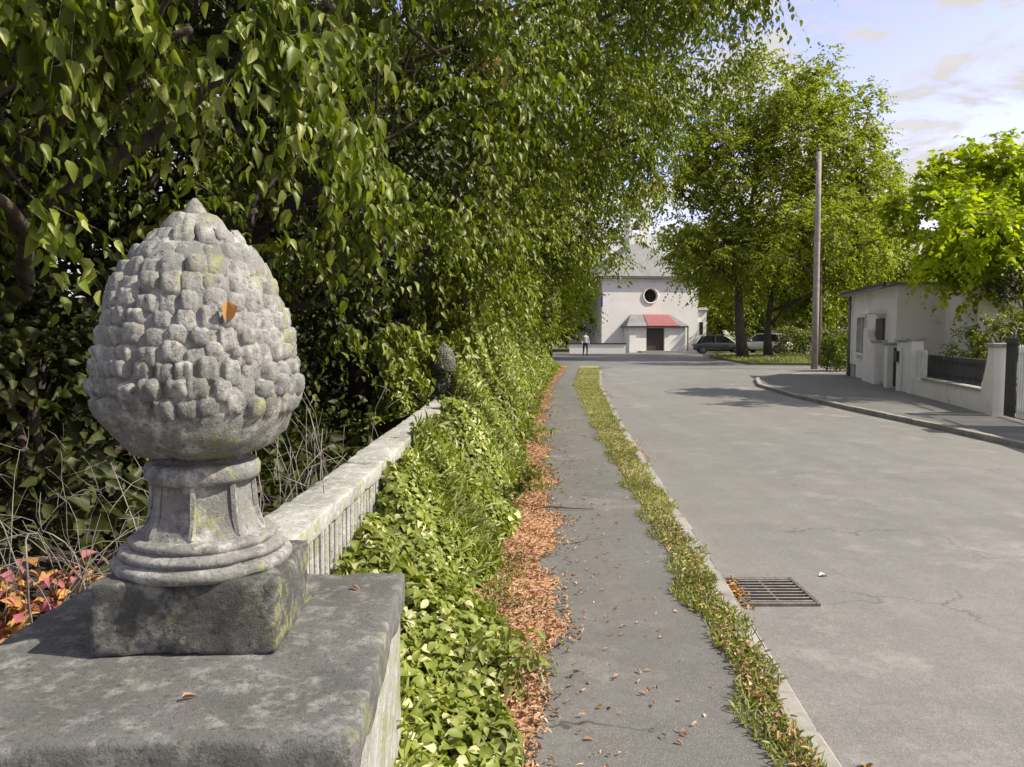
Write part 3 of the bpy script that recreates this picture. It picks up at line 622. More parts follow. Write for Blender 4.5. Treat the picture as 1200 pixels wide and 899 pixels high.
# single near leaves of the two nearest trees
def single_leaves(root, crown, key_arrays, n, mat, Wd, parts_mesh):
    P, D, Nn, Lf, rnd, keep = key_arrays
    cyv = math.cos(R(PITCH)) * P[:, 1] - math.sin(R(PITCH)) * (P[:, 2] - 1.6)
    up = math.sin(R(PITCH)) * P[:, 1] + math.cos(R(PITCH)) * (P[:, 2] - 1.6)
    u = 600 + 900 * P[:, 0] / cyv; v = 449.5 - 900 * up / cyv
    ok = keep & (cyv > 0.5) & (u > 0) & (u < 1200) & (v > 0) & (v < 899)
    size = np.where(ok, Lf / cyv, 0); idx = np.argsort(-size)[:n]
    org = np.array(parent_world(root).translation)
    for i in idx:
        d = Vector(D[i]).normalized(); s_ = d.cross(Vector(Nn[i])).normalized(); nn = s_.cross(d).normalized()
        o = bpy.data.objects.new('leaf', parts_mesh[int(rnd[i] * 5.99)]); col.objects.link(o); o.parent = root
        o.matrix_local = Matrix.Translation(Vector(P[i] - org)) @ Matrix((s_, d, nn)).transposed().to_4x4() @ Matrix.Scale(float(Lf[i]), 4)
    k = keep.copy(); k[idx] = False
    V, Q, r = leaf_arrays_hi(P[k], D[k], Nn[k], Lf[k], Wd, rnd[k])
    me = quad_mesh('crown', V - org, Q, r); me.materials.append(mat); crown.data = me
def leaf_variants(mat, Wd):
    out = []
    for k in range(6):
        rr = (k + 0.5) / 6
        V, Q, r = leaf_arrays_hi(np.zeros((1, 3)), np.array([[0, 1., 0]]), np.array([[0, 0, 1.]]), np.array([1.]), Wd, np.array([rr]), 0.2 + 0.05 * k, 0.06 + 0.03 * k)
        me = quad_mesh('leaf', V, Q, r); me.materials.append(mat); out.append(me)
    return out
single_leaves(T1[0], T1[1], TREES[T1[0].name], 290, M['lf_lime'], 0.50, leaf_variants(M['lf_lime'], 0.50))
single_leaves(T2[0], T2[1], TREES[T2[0].name], 120, M['lf_lime'], 0.52, leaf_variants(M['lf_lime'], 0.52))

rg = np.random.default_rng(3)
for (x_, y_, z_, n_, sp) in ((-0.22, 8.6, 5.15, 10, .09), (-0.16, 8.4, 4.45, 5, .05), (2.2, 12.4, 3.9, 5, .07)):
    q = leaves('autumn_leaves', np.array([x_, y_, z_]) + rg.normal(size=(n_, 3)) * sp, rg.normal(size=(n_, 3)) * .5 + np.array([0, 0, -1.]), rg.normal(size=(n_, 3)) * .4 + np.array([.6, -.6, .3]), 0.1 * (0.7 + .5 * rg.random(n_)), 0.5, M['lf_orange'], T2[0] if y_ < 10 else T3[0], rng=rg, kind='stuff', hi=True)
    q['label'] = 'cluster of orange leaves among the green ones'
# shaded shrubs on the bank behind the balustrade
def shrub(name, base, clumps, label, mat, L, Wd=0.5, per=10, seed=1, cat='shrub', group=None, droop=0.3, slen=0.4, nodes=9, hang=0.4, stems=7):
    rd = random.Random(seed); rg = np.random.default_rng(seed); root = empty(name, base, label, cat, group)
    mb = MB()
    for k in range(stems):
        c = clumps[k % len(clumps)]; tgt = (c[0] + rd.uniform(-.4, .4) * c[3], c[1] + rd.uniform(-.4, .4) * c[3], c[2] + rd.uniform(-.1, .7) * c[3])
        limb(mb, (base[0] + rd.uniform(-.12, .12), base[1] + rd.uniform(-.12, .12), base[2] - 0.05), tgt, 0.022 + 0.008 * len(clumps), 0.006, rd, 0.12, 6, 5)
    mb.build('stems', M['bark'], root, True)
    P, D, Nn, Lf, path = sprays(rg, clumps, per, nodes, slen, L, droop, hang)
    k = P[:, 2] > 0.0
    leaves('foliage', P[k], D[k], Nn[k], Lf[k], Wd, mat, root, rng=rg, kind='stuff')
    return root
GS = 'dark shrubs on the shaded bank'
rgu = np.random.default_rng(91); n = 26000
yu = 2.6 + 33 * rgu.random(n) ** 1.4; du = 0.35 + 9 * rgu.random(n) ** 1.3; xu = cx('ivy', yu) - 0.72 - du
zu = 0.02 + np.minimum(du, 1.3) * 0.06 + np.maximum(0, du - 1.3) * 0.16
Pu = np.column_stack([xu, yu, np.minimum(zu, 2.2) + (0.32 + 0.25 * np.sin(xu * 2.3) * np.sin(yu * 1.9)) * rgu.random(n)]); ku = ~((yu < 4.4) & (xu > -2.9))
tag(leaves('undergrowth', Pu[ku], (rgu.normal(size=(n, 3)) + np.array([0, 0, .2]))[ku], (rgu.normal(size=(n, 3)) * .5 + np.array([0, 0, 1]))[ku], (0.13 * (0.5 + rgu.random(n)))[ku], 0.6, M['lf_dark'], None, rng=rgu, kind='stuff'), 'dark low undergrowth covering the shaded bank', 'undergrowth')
sh_specs = [((-5.2, 4.6, 0.6), [(-5.2, 4.8, 1.9, 1.2), (-5.6, 4.2, 3.2, 1.4), (-4.7, 5.4, 1.3, 0.9), (-4.4, 5.6, 3.0, 1.3), (-4.0, 6.0, 4.4, 1.3)], 'dark shrub on the bank left of and behind the pinecone'),
            ((-4.6, 7.2, 0.5), [(-4.5, 7.4, 1.8, 1.3), (-4.9, 7.0, 3.4, 1.5), (-3.9, 7.6, 1.2, 0.8), (-3.4, 8.6, 2.6, 1.2), (-3.0, 9.0, 4.2, 1.4), (-3.2, 8.6, 5.6, 1.4)], 'dark shrub on the bank seen just above the near balustrade'),
            ((-4.4, 10.6, 0.5), [(-4.2, 10.6, 2.0, 1.5), (-4.0, 10.2, 3.8, 1.6), (-3.2, 10.4, 1.3, 0.9), (-2.2, 10.8, 2.6, 1.2), (-1.9, 10.6, 4.3, 1.3), (-1.6, 11, 6, 1.4)], 'dark shrub on the bank behind the middle of the balustrade'),
            ((-4.2, 14.4, 0.5), [(-4.0, 14.6, 2.0, 1.6), (-4.2, 14, 4.4, 1.9), (-2.8, 14.6, 1.6, 1.1)], 'dark shrub on the bank beyond the end of the balustrade'),
            ((-7.0, 7.6, 0.9), [(-7.0, 7.6, 2.6, 1.8), (-7.2, 7.0, 4.6, 2.0)], 'tall dark shrub highest up the shaded bank'),
            ((-6.2, 3.6, 0.9), [(-6.4, 3.4, 2.2, 1.6), (-6.6, 4.4, 4.2, 2.0)], 'broad dark shrub at the very edge of the bank beyond the bramble'),
            ((-3.4, 5.6, 0.3), [(-3.2, 5.7, 1.0, 0.7), (-2.7, 6.3, 1.0, 0.7), (-3.8, 5.8, 1.5, 0.9)], 'low dark shrub behind the bramble and the pinecone foot'),
            ((-3.9, 3.9, 0.4), [(-4.0, 4.0, 1.1, 0.75), (-3.7, 4.4, 1.6, 0.7)], 'low dark shrub rising behind the bramble canes')]
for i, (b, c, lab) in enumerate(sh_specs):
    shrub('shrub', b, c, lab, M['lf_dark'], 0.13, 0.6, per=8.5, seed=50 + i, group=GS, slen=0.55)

# dry bramble with bare twigs left of the pier
br = empty('dry_bramble', (-2.35, 3.5, 0.1), 'tangle of bare dry bramble twigs left of the stone pier', 'bramble')
rd = random.Random(21)
def cane(a, b, c, r):
    mb = MB(); a, b, c = Vector(a), Vector(b), Vector(c); pts = []
    for i in range(9):
        t = i / 8; p = a * (1 - t) ** 2 + b * 2 * t * (1 - t) + c * t * t; p += Vector([rd.uniform(-1, 1) for _ in range(3)]) * 0.012; pts.append(p)
    mb.tube(pts, [r * (1 - 0.6 * i / 8) for i in range(9)], 5)
    for q in range(3):
        p = pts[rd.randrange(2, 8)]; e = p + Vector((rd.uniform(-.2, .2), rd.uniform(-.15, .15), rd.uniform(-.05, .2))); mb.tube([p, (p + e) / 2 + Vector((rd.uniform(-.02, .02), 0, rd.uniform(-.02, .02))), e], [r * .5, r * .4, r * .2], 4)
    mb.build('cane', M['twig'], br, True)
for k in range(60):
    x = rd.uniform(-2.9, -1.45); y = rd.uniform(2.9, 4.2); h = rd.uniform(0.3, 1.0); dx = rd.uniform(-.55, .55)
    cane((x, y, 0.1), (x + dx * 0.3, y + rd.uniform(-.3, .3), 0.2 + h * 1.1), (x + dx, y + rd.uniform(-.5, .5), 0.25 + h * rd.uniform(.2, .9)), rd.uniform(.0018, .0052))
# dry weed stalks over the balustrade coping
wd_ = empty('dry_weed', (-1.5, 4.4, 0.1), 'bare grey weed stalks rising behind the near balustrade coping', 'weed')
for k in range(26):
    y = rd.uniform(3.4, 6.4); x = wx(y) - 0.32 - rd.uniform(0, .5); h = rd.uniform(.75, 1.25); dx = rd.uniform(-.3, .35)
    mb = MB(); limb(mb, (x, y, 0.08), (x + dx, y + rd.uniform(-.3, .3), h), 0.0045, 0.002, rd, 0.12, 6, 4)
    for q in range(3):
        t = rd.uniform(.4, .95); p = Vector((x + dx * t, y, h * t)); limb(mb, p, p + Vector((rd.uniform(-.2, .2), rd.uniform(-.2, .2), rd.uniform(.02, .2))), 0.003, 0.001, rd, 0.1, 4, 3)
    mb.build('stalk', M['twig'], wd_, True)
# leaves shed on the bank by the bramble (orange and pink)
def scatter_ground(name, xy, z, L, Wd, mat, seed, kind='stuff', tilt=0.35, lift=0.02, curl=0.35, label=None, cat=None):
    rg = np.random.default_rng(seed); n = len(xy); a = rg.random(n) * 6.283
    D = np.stack([np.cos(a), np.sin(a), rg.normal(size=n) * tilt], 1); Nn = np.stack([rg.normal(size=n) * tilt, rg.normal(size=n) * tilt, np.ones(n)], 1)
    P = np.column_stack([xy, z + rg.random(n) * lift])
    o = leaves(name, P, D, Nn, L * (0.5 + rg.random(n)), Wd, mat, None, rng=rg, kind=kind, fold=0.35, curl=curl)
    if label: tag(o, label, cat)
    return o
rg = np.random.default_rng(77)
n = 300; xy = np.column_stack([rg.normal(-2.5, 0.3, n), rg.normal(3.6, 0.4, n)]); xy = xy[(xy[:, 0] < -1.5) & (xy[:, 1] > 2.6)]
scatter_ground('orange_leaf_litter', xy, 0.16, 0.085, 0.6, M['lf_orange'], 3, label='orange dead leaves heaped under the bramble', cat='leaves', lift=0.14)
n = 60; xy = np.column_stack([rg.normal(-2.45, 0.3, n), rg.normal(3.65, 0.4, n)]); xy = xy[(xy[:, 0] < -1.5) & (xy[:, 1] > 2.6)]
scatter_ground('pink_leaf_litter', xy, 0.20, 0.085, 0.6, M['lf_pink'], 4, label='pink fallen petals among the orange leaves', cat='leaves', lift=0.16)

# ------------------------------------------------------------------ ivy along the balustrade foot, rising to a hedge
def ivy_h(x, y):
    """top of the ivy above ground; t = 0 at the balustrade, 1 at the pavement edge"""
    xw = wx(y) + 0.02; xe = cx('ivy', y) + 0.05 * np.sin(y * 2.3) + 0.06 * np.sin(y * 5.1 + 1)
    t = np.clip((x - xw) / (xe - xw), -1.5, 1.3)
    hw = np.interp(y, [1, 2.8, 3.6, 4.6, 6, 8, 9.8, 12, 16, 24, 34], [0.22, 0.25, 0.32, 0.45, 0.56, 0.66, 0.92, 1.5, 2.0, 2.1, 2.0])
    lump = 1 + 0.22 * np.sin(x * 7 + y * 2.1) * np.sin(y * 3.3) + 0.12 * np.sin(x * 15 + y * 9)
    hw = hw * np.clip(1.9 - (xw - x) * 1.1, 0.12, 1) * np.clip(np.where(xw - x > 0.02, (y - 9.8) / 1.2 , 1), 0.1, 1)
    return np.where(t > 1.1, 0, hw * np.clip(1 - np.clip(t, 0, 1) ** 1.5, 0.0, 1) * lump + 0.07), t
rg = np.random.default_rng(31)
def ivy_patch(name, y0, y1, n, L, seed, label, xl=None, mat=None):
    rg = np.random.default_rng(seed); n2 = int(n * 1.5)
    y = y0 + (y1 - y0) * rg.random(n2); a = wx(y) + 0.0; 
    xlft = a if xl is None else a + xl * (y > 9.9)
    x = xlft + (cx('ivy', y) + 0.12 - xlft) * rg.random(n2); h, t = ivy_h(x, y)
    k = h > 0.02
    x, y, h, t = x[k], y[k], h[k], t[k]
    e = 0.02; hx = (ivy_h(x + e, y)[0] - h) / e; hy = (ivy_h(x, y + e)[0] - h) / e
    nn = nrm(np.column_stack([-np.clip(hx, -2.5, 2.5), -np.clip(hy, -1, 1), np.ones(len(x))]) + rg.normal(size=(len(x), 3)) * 0.45)
    z = h * (1 - 0.35 * rg.random(len(x)) ** 2) + rg.normal(size=len(x)) * 0.025
    d = rg.normal(size=(len(x), 3)) * 0.7 + np.array([0.35, -0.1, -0.45])
    d = d - nn * np.sum(d * nn, 1, keepdims=True)
    LL = L * (0.55 + 0.8 * rg.random(len(x)))
    P = np.column_stack([x, y, np.maximum(z, 0.015)])
    cls = rg.random(len(x)) + 0.25 * np.sin(x * 4 + y * 1.7); Wv = np.where(cls < 0.35, 0.80, np.where(cls < 0.97, 0.5, 0.16))[:, None]
    LL = LL * np.where(cls < 0.35, 0.95, np.where(cls < 0.97, 1.0, 1.6)); P[:, 2] += np.where(cls >= 0.97, 0.03, 0)
    d = d + np.where(cls >= 0.97, 1.0, 0)[:, None] * np.array([0.3, 0, 1.2])
    o = leaves(name, P, d, nn, LL, Wv, mat or M['lf_ivy'], None, rng=rg, kind='stuff', fold=0.22, curl=0.2, hi=y1 < 11)
    tag(o, label, 'ivy')
    return o
ivy_patch('ivy', 0.9, 5.2, 17000, 0.062, 1, 'bright ivy spilling from the balustrade foot beside the near pavement')
ivy_patch('ivy', 5.2, 10.2, 18000, 0.070, 2, 'bright ivy covering the far half of the balustrade down to the footway')
ivy_patch('ivy', 10.2, 20, 24000, 0.10, 3, 'ivy covered hedge bank beyond the end of the balustrade', xl=-1.4)
ivy_patch('ivy', 20, 35.5, 16000, 0.16, 4, 'leafy hedge bank along the pavement towards the walker', xl=-1.8)
# dark under-layer: stems and old leaves inside the ivy
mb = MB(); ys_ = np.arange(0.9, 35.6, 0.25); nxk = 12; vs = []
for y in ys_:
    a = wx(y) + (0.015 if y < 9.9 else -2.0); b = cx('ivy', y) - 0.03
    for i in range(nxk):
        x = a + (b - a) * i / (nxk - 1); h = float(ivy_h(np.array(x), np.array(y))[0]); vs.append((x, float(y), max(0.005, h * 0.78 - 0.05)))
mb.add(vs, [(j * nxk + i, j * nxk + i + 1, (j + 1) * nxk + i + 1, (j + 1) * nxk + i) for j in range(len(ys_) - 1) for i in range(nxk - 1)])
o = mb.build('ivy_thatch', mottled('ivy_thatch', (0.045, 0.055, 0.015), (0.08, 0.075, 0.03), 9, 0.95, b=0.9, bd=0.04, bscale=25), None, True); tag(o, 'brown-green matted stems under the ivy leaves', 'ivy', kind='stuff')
# long ivy runners and grassy sprigs leaning over the pavement
def sprig(name, x0, y0, label, n=260, L=0.06, ln=0.5, h=0.35, seed=1, dx=0.6):
    rg = np.random.default_rng(seed); root = empty(name, (x0, y0, 0.0), label, 'sprig'); S_ = 16; K = 12
    D = nrm(np.column_stack([rg.normal(dx, 0.5, S_), rg.normal(0, 0.6, S_), rg.uniform(0.1, 0.9, S_)])); s_ = np.linspace(0, 1, K)[None, :, None]
    path = np.array([x0, y0, h * 0.3]) + D[:, None] * ln * s_ * (0.6 + 0.6 * rg.random((S_, 1, 1))) + np.array([0, 0, -0.35]) * s_ ** 2 * ln
    path[..., 2] = np.maximum(path[..., 2], 0.02)
    twigs_obj('stems', path, 0.003, M['gtwig'], root)
    P = path.reshape(-1, 3); k = len(P)
    leaves('leaves', P, rg.normal(size=(k, 3)) * .7 + np.array([.3, 0, -.2]), rg.normal(size=(k, 3)) * .4 + np.array([0, 0, 1]), L * (0.6 + 0.7 * rg.random(k)), 0.55, M['lf_ivy'], root, rng=rg, kind='stuff')
sprig('ivy_sprig', 0.02, 6.9, 'ivy shoot sticking out over the leaf litter beyond the fallen twig', seed=3, ln=0.55, h=0.5)
sprig('ivy_sprig', -0.12, 3.4, 'leafy shoot leaning from the ivy onto the widest litter patch', seed=5, ln=0.3, dx=0.4)
sprig('ivy_sprig', 0.22, 11.5, 'ivy shoot leaning over the pavement past the end of the balustrade', seed=6, ln=0.5)

# ------------------------------------------------------------------ litter, verge grass
rg = np.random.default_rng(9); n = 26000
y = 1.2 + (36 - 1.2) * rg.random(n) ** 1.9
lit = cx('lit', y) + 0.07 * np.sin(y * 3.1 + 1) + 0.05 * np.sin(y * 7.7 + 2) + rg.normal(size=n) * 0.05
x = (cx('ivy', y) - 0.15) + (lit - cx('ivy', y) + 0.15) * rg.random(n)
scatter_ground('leaf_litter', np.column_stack([x, y]), 0.007, 0.030, 0.42, M['lf_litter'], 5, lift=0.025, label='strip of orange-brown leaf litter along the pavement edge', cat='leaf litter')
n = 900; y = 1.5 + 33 * rg.random(n) ** 1.6; x = cx('lit', y) + np.abs(rg.normal(size=n)) * 0.35; k = x < cx('side', y) + 0.1
scatter_ground('scattered_litter', np.column_stack([x, y])[k], 0.006, 0.026, 0.42, M['lf_litter'], 6, lift=0.01, label='stray brown leaf bits scattered over the pavement', cat='leaf litter')
n = 1500; y = 2 + 32 * rg.random(n) ** 1.5; x = cx('kerb', y) + 0.01 + np.abs(rg.normal(size=n)) * 0.07 ; cl_ = np.sin(y * 1.3) + np.sin(y * 0.61 + 1) > 0.9
scatter_ground('gutter_litter', np.column_stack([x, y])[cl_], -0.076, 0.03, 0.45, M['lf_litter'], 7, lift=0.02, label='dead leaves gathered in the gutter', cat='leaf litter')
n = 420; xy = np.column_stack([rg.normal(1.40, 0.05, n), rg.normal(4.86, 0.13, n)]); xy = xy[(xy[:, 0] > 1.385)]
scatter_ground('drain_litter', xy, -0.076, 0.032, 0.45, M['lf_orange'], 8, lift=0.03, label='orange leaves heaped against the kerb side of the drain grate', cat='leaf litter')
def grass(name, xy, z, H, seed, label, mat, wdt=0.004, lean=0.6):
    rg = np.random.default_rng(seed); n = len(xy); P = np.column_stack([xy, np.full(n, z)])
    D = nrm(np.column_stack([rg.normal(size=n) * lean, rg.normal(size=n) * lean, np.ones(n)])); Nn = rg.normal(size=(n, 3))
    L = H * (0.4 + rg.random(n)); o = leaves(name, P, D, Nn, L, wdt / H, mat, None, rng=rg, kind='stuff', fold=0.1, curl=0.35)
    return tag(o, label, 'grass')
n = 34000; y = 2.0 + 33 * rg.random(n) ** 1.8; a = cx('side', y); b = cx('kerb', y) - 0.10
# tufts: density varies along the verge and the edge wanders
_k = np.linspace(0, 38, 95); dens = np.interp(y, _k, rg.random(95)) * 0.75 + np.interp(y % 14, _k * 0.37, rg.random(95)) * 0.35
wide = 0.07 * np.sin(y * 3.7) + 0.05 * np.sin(y * 9.1 + 1)
x = a - 0.05 + wide * 0.6 + (b - a + 0.09) * rg.random(n)
k = (rg.random(n) < np.clip(dens * 1.2 + 0.08, 0.05, 1) * np.interp(y, [2, 3.6, 5], [0.35, 0.6, 1]))
grass('verge_grass', np.column_stack([x, y])[k], 0.0, 0.042, 1, 'pale green grass strip between the pavement and the kerb', M['lf_grass'], 0.009, 0.9)
n = 9000; y = 2.0 + 33 * rg.random(n) ** 1.6; x = cx('ivy', y) + 0.04 + np.abs(rg.normal(size=n)) * 0.13
k = np.sin(y * 1.7) + np.sin(y * 4.1) > 0.1
grass('edge_grass', np.column_stack([x, y])[k], 0.0, 0.06, 2, 'grass tufts between the ivy and the pavement', M['lf_grass'], 0.009, 0.9)
# low clover-like tufts on verge
n = 9000; y = 2.0 + 33 * rg.random(n) ** 1.6; x = cx('side', y) + (cx('kerb', y) - 0.1 - cx('side', y)) * rg.random(n); cl_ = rg.random(n) < np.clip(np.interp(y, np.linspace(0, 38, 60), rg.random(60)) * 1.2, 0.02, 1) * 0.6
scatter_ground('verge_weeds', np.column_stack([x, y])[cl_], 0.006, 0.028, 0.6, M['lf_ivy'], 12, lift=0.03, label='low clover and weeds in the kerbside grass strip', cat='weeds')
n = 2200; y = 2.2 + 31 * rg.random(n) ** 1.5; x = cx('side', y) + (cx('kerb', y) - 0.1 - cx('side', y)) * rg.random(n)
scatter_ground('verge_litter', np.column_stack([x, y]), 0.012, 0.03, 0.45, M['lf_litter'], 16, lift=0.03, label='dry leaves caught in the kerbside grass strip', cat='leaf litter')
# fallen twig
mb = MB(); mb.tube([(0.16, 6.82, 0.012), (0.34, 6.86, 0.03), (0.52, 6.84, 0.022), (0.74, 6.86, 0.010)], [0.008, 0.008, 0.006, 0.003], 6); mb.tube([(0.34, 6.86, 0.03), (0.46, 6.93, 0.02)], [0.005, 0.002], 5)
tag(mb.build('fallen_twig', M['bark'], None, True), 'thin dark twig fallen across the pavement', 'twig')
one_leaf('fallen_leaf', (2.12, 5.2, -0.072), (1, 0.2, 0.1), (0, 0, 1), 0.07, 0.5, M['wpaint'], 'pale leaf lying alone on the road beyond the drain')
one_leaf('fallen_leaf', (1.36, 2.83, -0.07), (0.3, 1, 0.1), (0, 0.2, 1), 0.07, 0.6, M['lf_orange'], 'orange leaf on the road beside the nearest kerb stone')

# drain grate in the gutter
dg_ = empty('storm_drain', (1.66, 4.87, -0.08), 'worn iron drain grate set in the road gutter', 'drain grate')
def fr(name, boxes, mat):
    mb = MB()
    for c, d in boxes: mb.box(c, d, bev=0.003)
    return mb.build(name, mat, dg_)
fr('frame', [((1.435, 4.87, -0.070), (0.03, 0.50, 0.028)), ((1.885, 4.87, -0.070), (0.03, 0.50, 0.028)), ((1.66, 4.635, -0.070), (0.42, 0.03, 0.027)), ((1.66, 5.105, -0.070), (0.42, 0.03, 0.027))], M['grate'])
mb = MB(); mb.box((1.66, 4.87, -0.078), (0.42, 0.44, 0.006)); mb.build('pit_dark_plate', M['black'], dg_)  # thin black plate, its colour standing in for the dark depth below
for k in range(8): fr('bar', [((1.66, 4.675 + k * 0.0557, -0.064), (0.42, 0.017, 0.012))], M['grate'])
fr('cross_bar', [((1.66, 4.87, -0.0675), (0.02, 0.44, 0.010))], M['grate'])

# tall dense trees high on the bank that close off the sky behind
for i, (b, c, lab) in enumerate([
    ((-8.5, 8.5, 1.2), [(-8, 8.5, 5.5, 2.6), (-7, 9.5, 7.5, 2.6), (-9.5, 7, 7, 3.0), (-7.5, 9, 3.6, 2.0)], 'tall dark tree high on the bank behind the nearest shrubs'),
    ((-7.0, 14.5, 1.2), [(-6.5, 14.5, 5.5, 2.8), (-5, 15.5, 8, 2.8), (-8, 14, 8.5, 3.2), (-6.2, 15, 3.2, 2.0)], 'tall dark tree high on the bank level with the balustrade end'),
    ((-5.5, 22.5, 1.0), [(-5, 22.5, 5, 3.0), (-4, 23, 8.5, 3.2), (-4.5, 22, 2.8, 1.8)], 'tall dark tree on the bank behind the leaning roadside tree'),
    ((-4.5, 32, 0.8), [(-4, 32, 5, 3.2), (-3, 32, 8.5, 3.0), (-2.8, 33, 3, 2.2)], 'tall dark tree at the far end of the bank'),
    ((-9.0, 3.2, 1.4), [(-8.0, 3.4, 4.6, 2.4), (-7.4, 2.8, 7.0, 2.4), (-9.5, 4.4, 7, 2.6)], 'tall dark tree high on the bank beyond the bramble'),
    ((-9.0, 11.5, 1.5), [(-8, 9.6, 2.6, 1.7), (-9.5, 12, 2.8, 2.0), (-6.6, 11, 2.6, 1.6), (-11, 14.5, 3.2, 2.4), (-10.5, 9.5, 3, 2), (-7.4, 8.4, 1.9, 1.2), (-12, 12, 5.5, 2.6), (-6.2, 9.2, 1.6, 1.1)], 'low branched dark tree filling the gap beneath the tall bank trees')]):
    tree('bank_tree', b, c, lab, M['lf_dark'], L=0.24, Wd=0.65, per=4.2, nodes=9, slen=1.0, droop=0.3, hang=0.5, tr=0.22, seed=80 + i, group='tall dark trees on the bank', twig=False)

# ------------------------------------------------------------------ utility pole, park trees
pl = empty('utility_pole', (14.3, 35.6, -0.1), 'tall plain round utility pole beside the hedge at the corner', 'pole')
mb = MB(); mb.tube([(14.02, 35.6, -0.1), (14.02, 35.6, 3), (14.0, 35.6, 7), (13.98, 35.6, 9.85)], [0.155, 0.145, 0.128, 0.11], 14); mb.build('shaft', M['pole'], pl, True)
mb = MB(); mb.lathe([(0.116, 9.84), (0.12, 9.86), (0.118, 9.91), (0.02, 9.95)], 14, (13.98, 35.6, 0)); mb.build('cap', M['iron'], pl, True)
mb = MB(); mb.box((13.84, 35.58, 9.2), (0.10, 0.12, 0.32), bev=0.01); mb.build('bracket', M['iron'], pl)
GP = 'big park trees beyond the junction'
PKc = [(13.8, 48, 12, 3.2), (17.5, 48, 13, 3.6), (15.5, 48, 16.2, 2.8), (20.5, 48, 11, 3.2), (12.6, 48, 8.0, 2.6), (16.5, 47, 8.5, 3.0), (21.2, 48.5, 14.6, 2.2), (13.0, 49, 14.6, 2.0), (18.6, 49, 16.6, 2.2), (11.6, 48, 10.6, 1.6), (11.0, 47.5, 5.8, 1.5), (13.0, 46.5, 6.4, 1.7), (11.4, 48, 13.2, 1.9), (10.0, 47, 7.3, 1.2), (10.2, 47.5, 10.4, 1.5), (15.0, 46.2, 6.6, 1.7), (17.2, 46.2, 6.8, 1.7), (19.4, 46.6, 6.8, 1.6), (22.0, 48, 8.4, 2.0)]
tree('park_tree', (14.6, 48.5, -0.05), PKc, 'largest broad green tree behind the utility pole', M['lf_park'], L=0.26, Wd=0.62, per=4.1, nodes=10, slen=1.3, droop=0.3, hang=0.4, tr=0.30, seed=31, group=GP, split=0.3, twig=False)
tree('park_tree', (17.2, 51.5, -0.05), [(18.5, 51, 8, 2.8), (22, 51, 8.6, 2.8), (20, 51, 6, 2.0), (16, 52, 6.2, 2.4), (23.5, 51, 11.0, 2.2), (24.8, 51, 6.2, 2.2), (22.6, 51, 5.4, 1.8)], 'darker tree with a straight trunk between the large tree and the pole', M['lf_park'], L=0.28, Wd=0.6, per=4.6, nodes=10, slen=1.2, droop=0.3, hang=0.4, tr=0.26, seed=32, group=GP, twig=False)
tree('park_tree', (15.9, 40.0, -0.05), [(15.4, 40.4, 6.8, 1.5), (17.2, 40.5, 7.6, 1.7), (18.6, 41, 6.2, 1.5), (14.2, 40.8, 5.6, 1.0)], 'dark trunked tree standing directly behind the utility pole', M['lf_park'], L=0.24, Wd=0.55, per=4, nodes=10, slen=1.0, droop=0.3, hang=0.4, tr=0.24, seed=33, group=GP, twig=False)
tree('park_tree', (17.0, 57.5, -0.05), [(13.4, 55.5, 6.6, 1.5), (14.6, 56, 5.2, 1.5), (15.9, 56, 4.6, 1.3), (13.6, 57, 8.6, 1.6), (14.6, 57, 7.6, 2.2), (12.6, 57, 8.4, 1.6), (17, 57, 6, 2), (17.5, 57, 9, 2.4)], 'dark tree standing close by the right corner of the chapel porch', M['lf_park'], L=0.28, Wd=0.55, per=3.4, nodes=9, slen=1.1, droop=0.3, hang=0.4, tr=0.22, seed=34, group=GP, twig=False)
# grass island and hedge
mb = MB(); mb.prism([(12.6, 40.5), (19, 38.8), (34, 39.2), (60, 40), (60, 60), (17, 61), (13.4, 52)], -0.12, 0.03); tag(mb.build('park_lawn', M['grass']), kind='structure')
rg = np.random.default_rng(4); n = 9000
grass('lawn_grass', np.column_stack([12.9 + 14 * rg.random(n), 40.5 + 12 * rg.random(n)]), 0.02, 0.16, 8, 'rough grass under the park trees', M['lf_grass'], 0.03, 0.6)
def hedge(name, x0, y0, x1, y1, h, t, L, n, label, mat, seed):
    rg = np.random.default_rng(seed); ln = math.hypot(x1 - x0, y1 - y0); ux, uy = (x1 - x0) / ln, (y1 - y0) / ln
    root = empty(name, ((x0 + x1) / 2, (y0 + y1) / 2, 0), label, 'hedge')
    mb = MB()
    for k in range(int(ln / 0.5) + 1):
        s_ = k * 0.5; mb.tube([(x0 + ux * s_, y0 + uy * s_, -0.05), (x0 + ux * s_ + 0.05, y0 + uy * s_, h * 0.5), (x0 + ux * s_, y0 + uy * s_ + 0.05, h * 0.85)], [0.03, 0.02, 0.01], 5)
    mb.build('stems', M['bark'], root, True)
    s_ = rg.random(n) * ln; q = rg.uniform(-1, 1, n); z = h * rg.random(n) ** 0.7
    q = np.sign(q) * np.abs(q) ** 0.5 * (t / 2) * (1 + 0.2 * np.sin(s_ * 3) * np.sin(z * 4)); z = z * (1 + 0.08 * np.sin(s_ * 2.3))
    P = np.column_stack([x0 + ux * s_ - uy * q, y0 + uy * s_ + ux * q, z]); 
    leaves('foliage', P, rg.normal(size=(n, 3)) + np.array([0, 0, -.2]), rg.normal(size=(n, 3)) * .6 + np.array([0, 0, 1]) + np.column_stack([-uy * q, ux * q, 0 * q]) * 2, L * (0.6 + 0.6 * rg.random(n)), 0.6, mat, root, rng=rg, kind='stuff')
hedge('hedge', 13.7, 33.4, 15.3, 33.9, 1.35, 1.0, 0.10, 7000, 'clipped green hedge between the pole foot and the beige villa', M['lf_mid'], 3)
hedge('hedge', 19.5, 56, 40, 58, 1.9, 1.4, 0.22, 9000, 'long green hedge across the back of the park', M['lf_far'], 4)

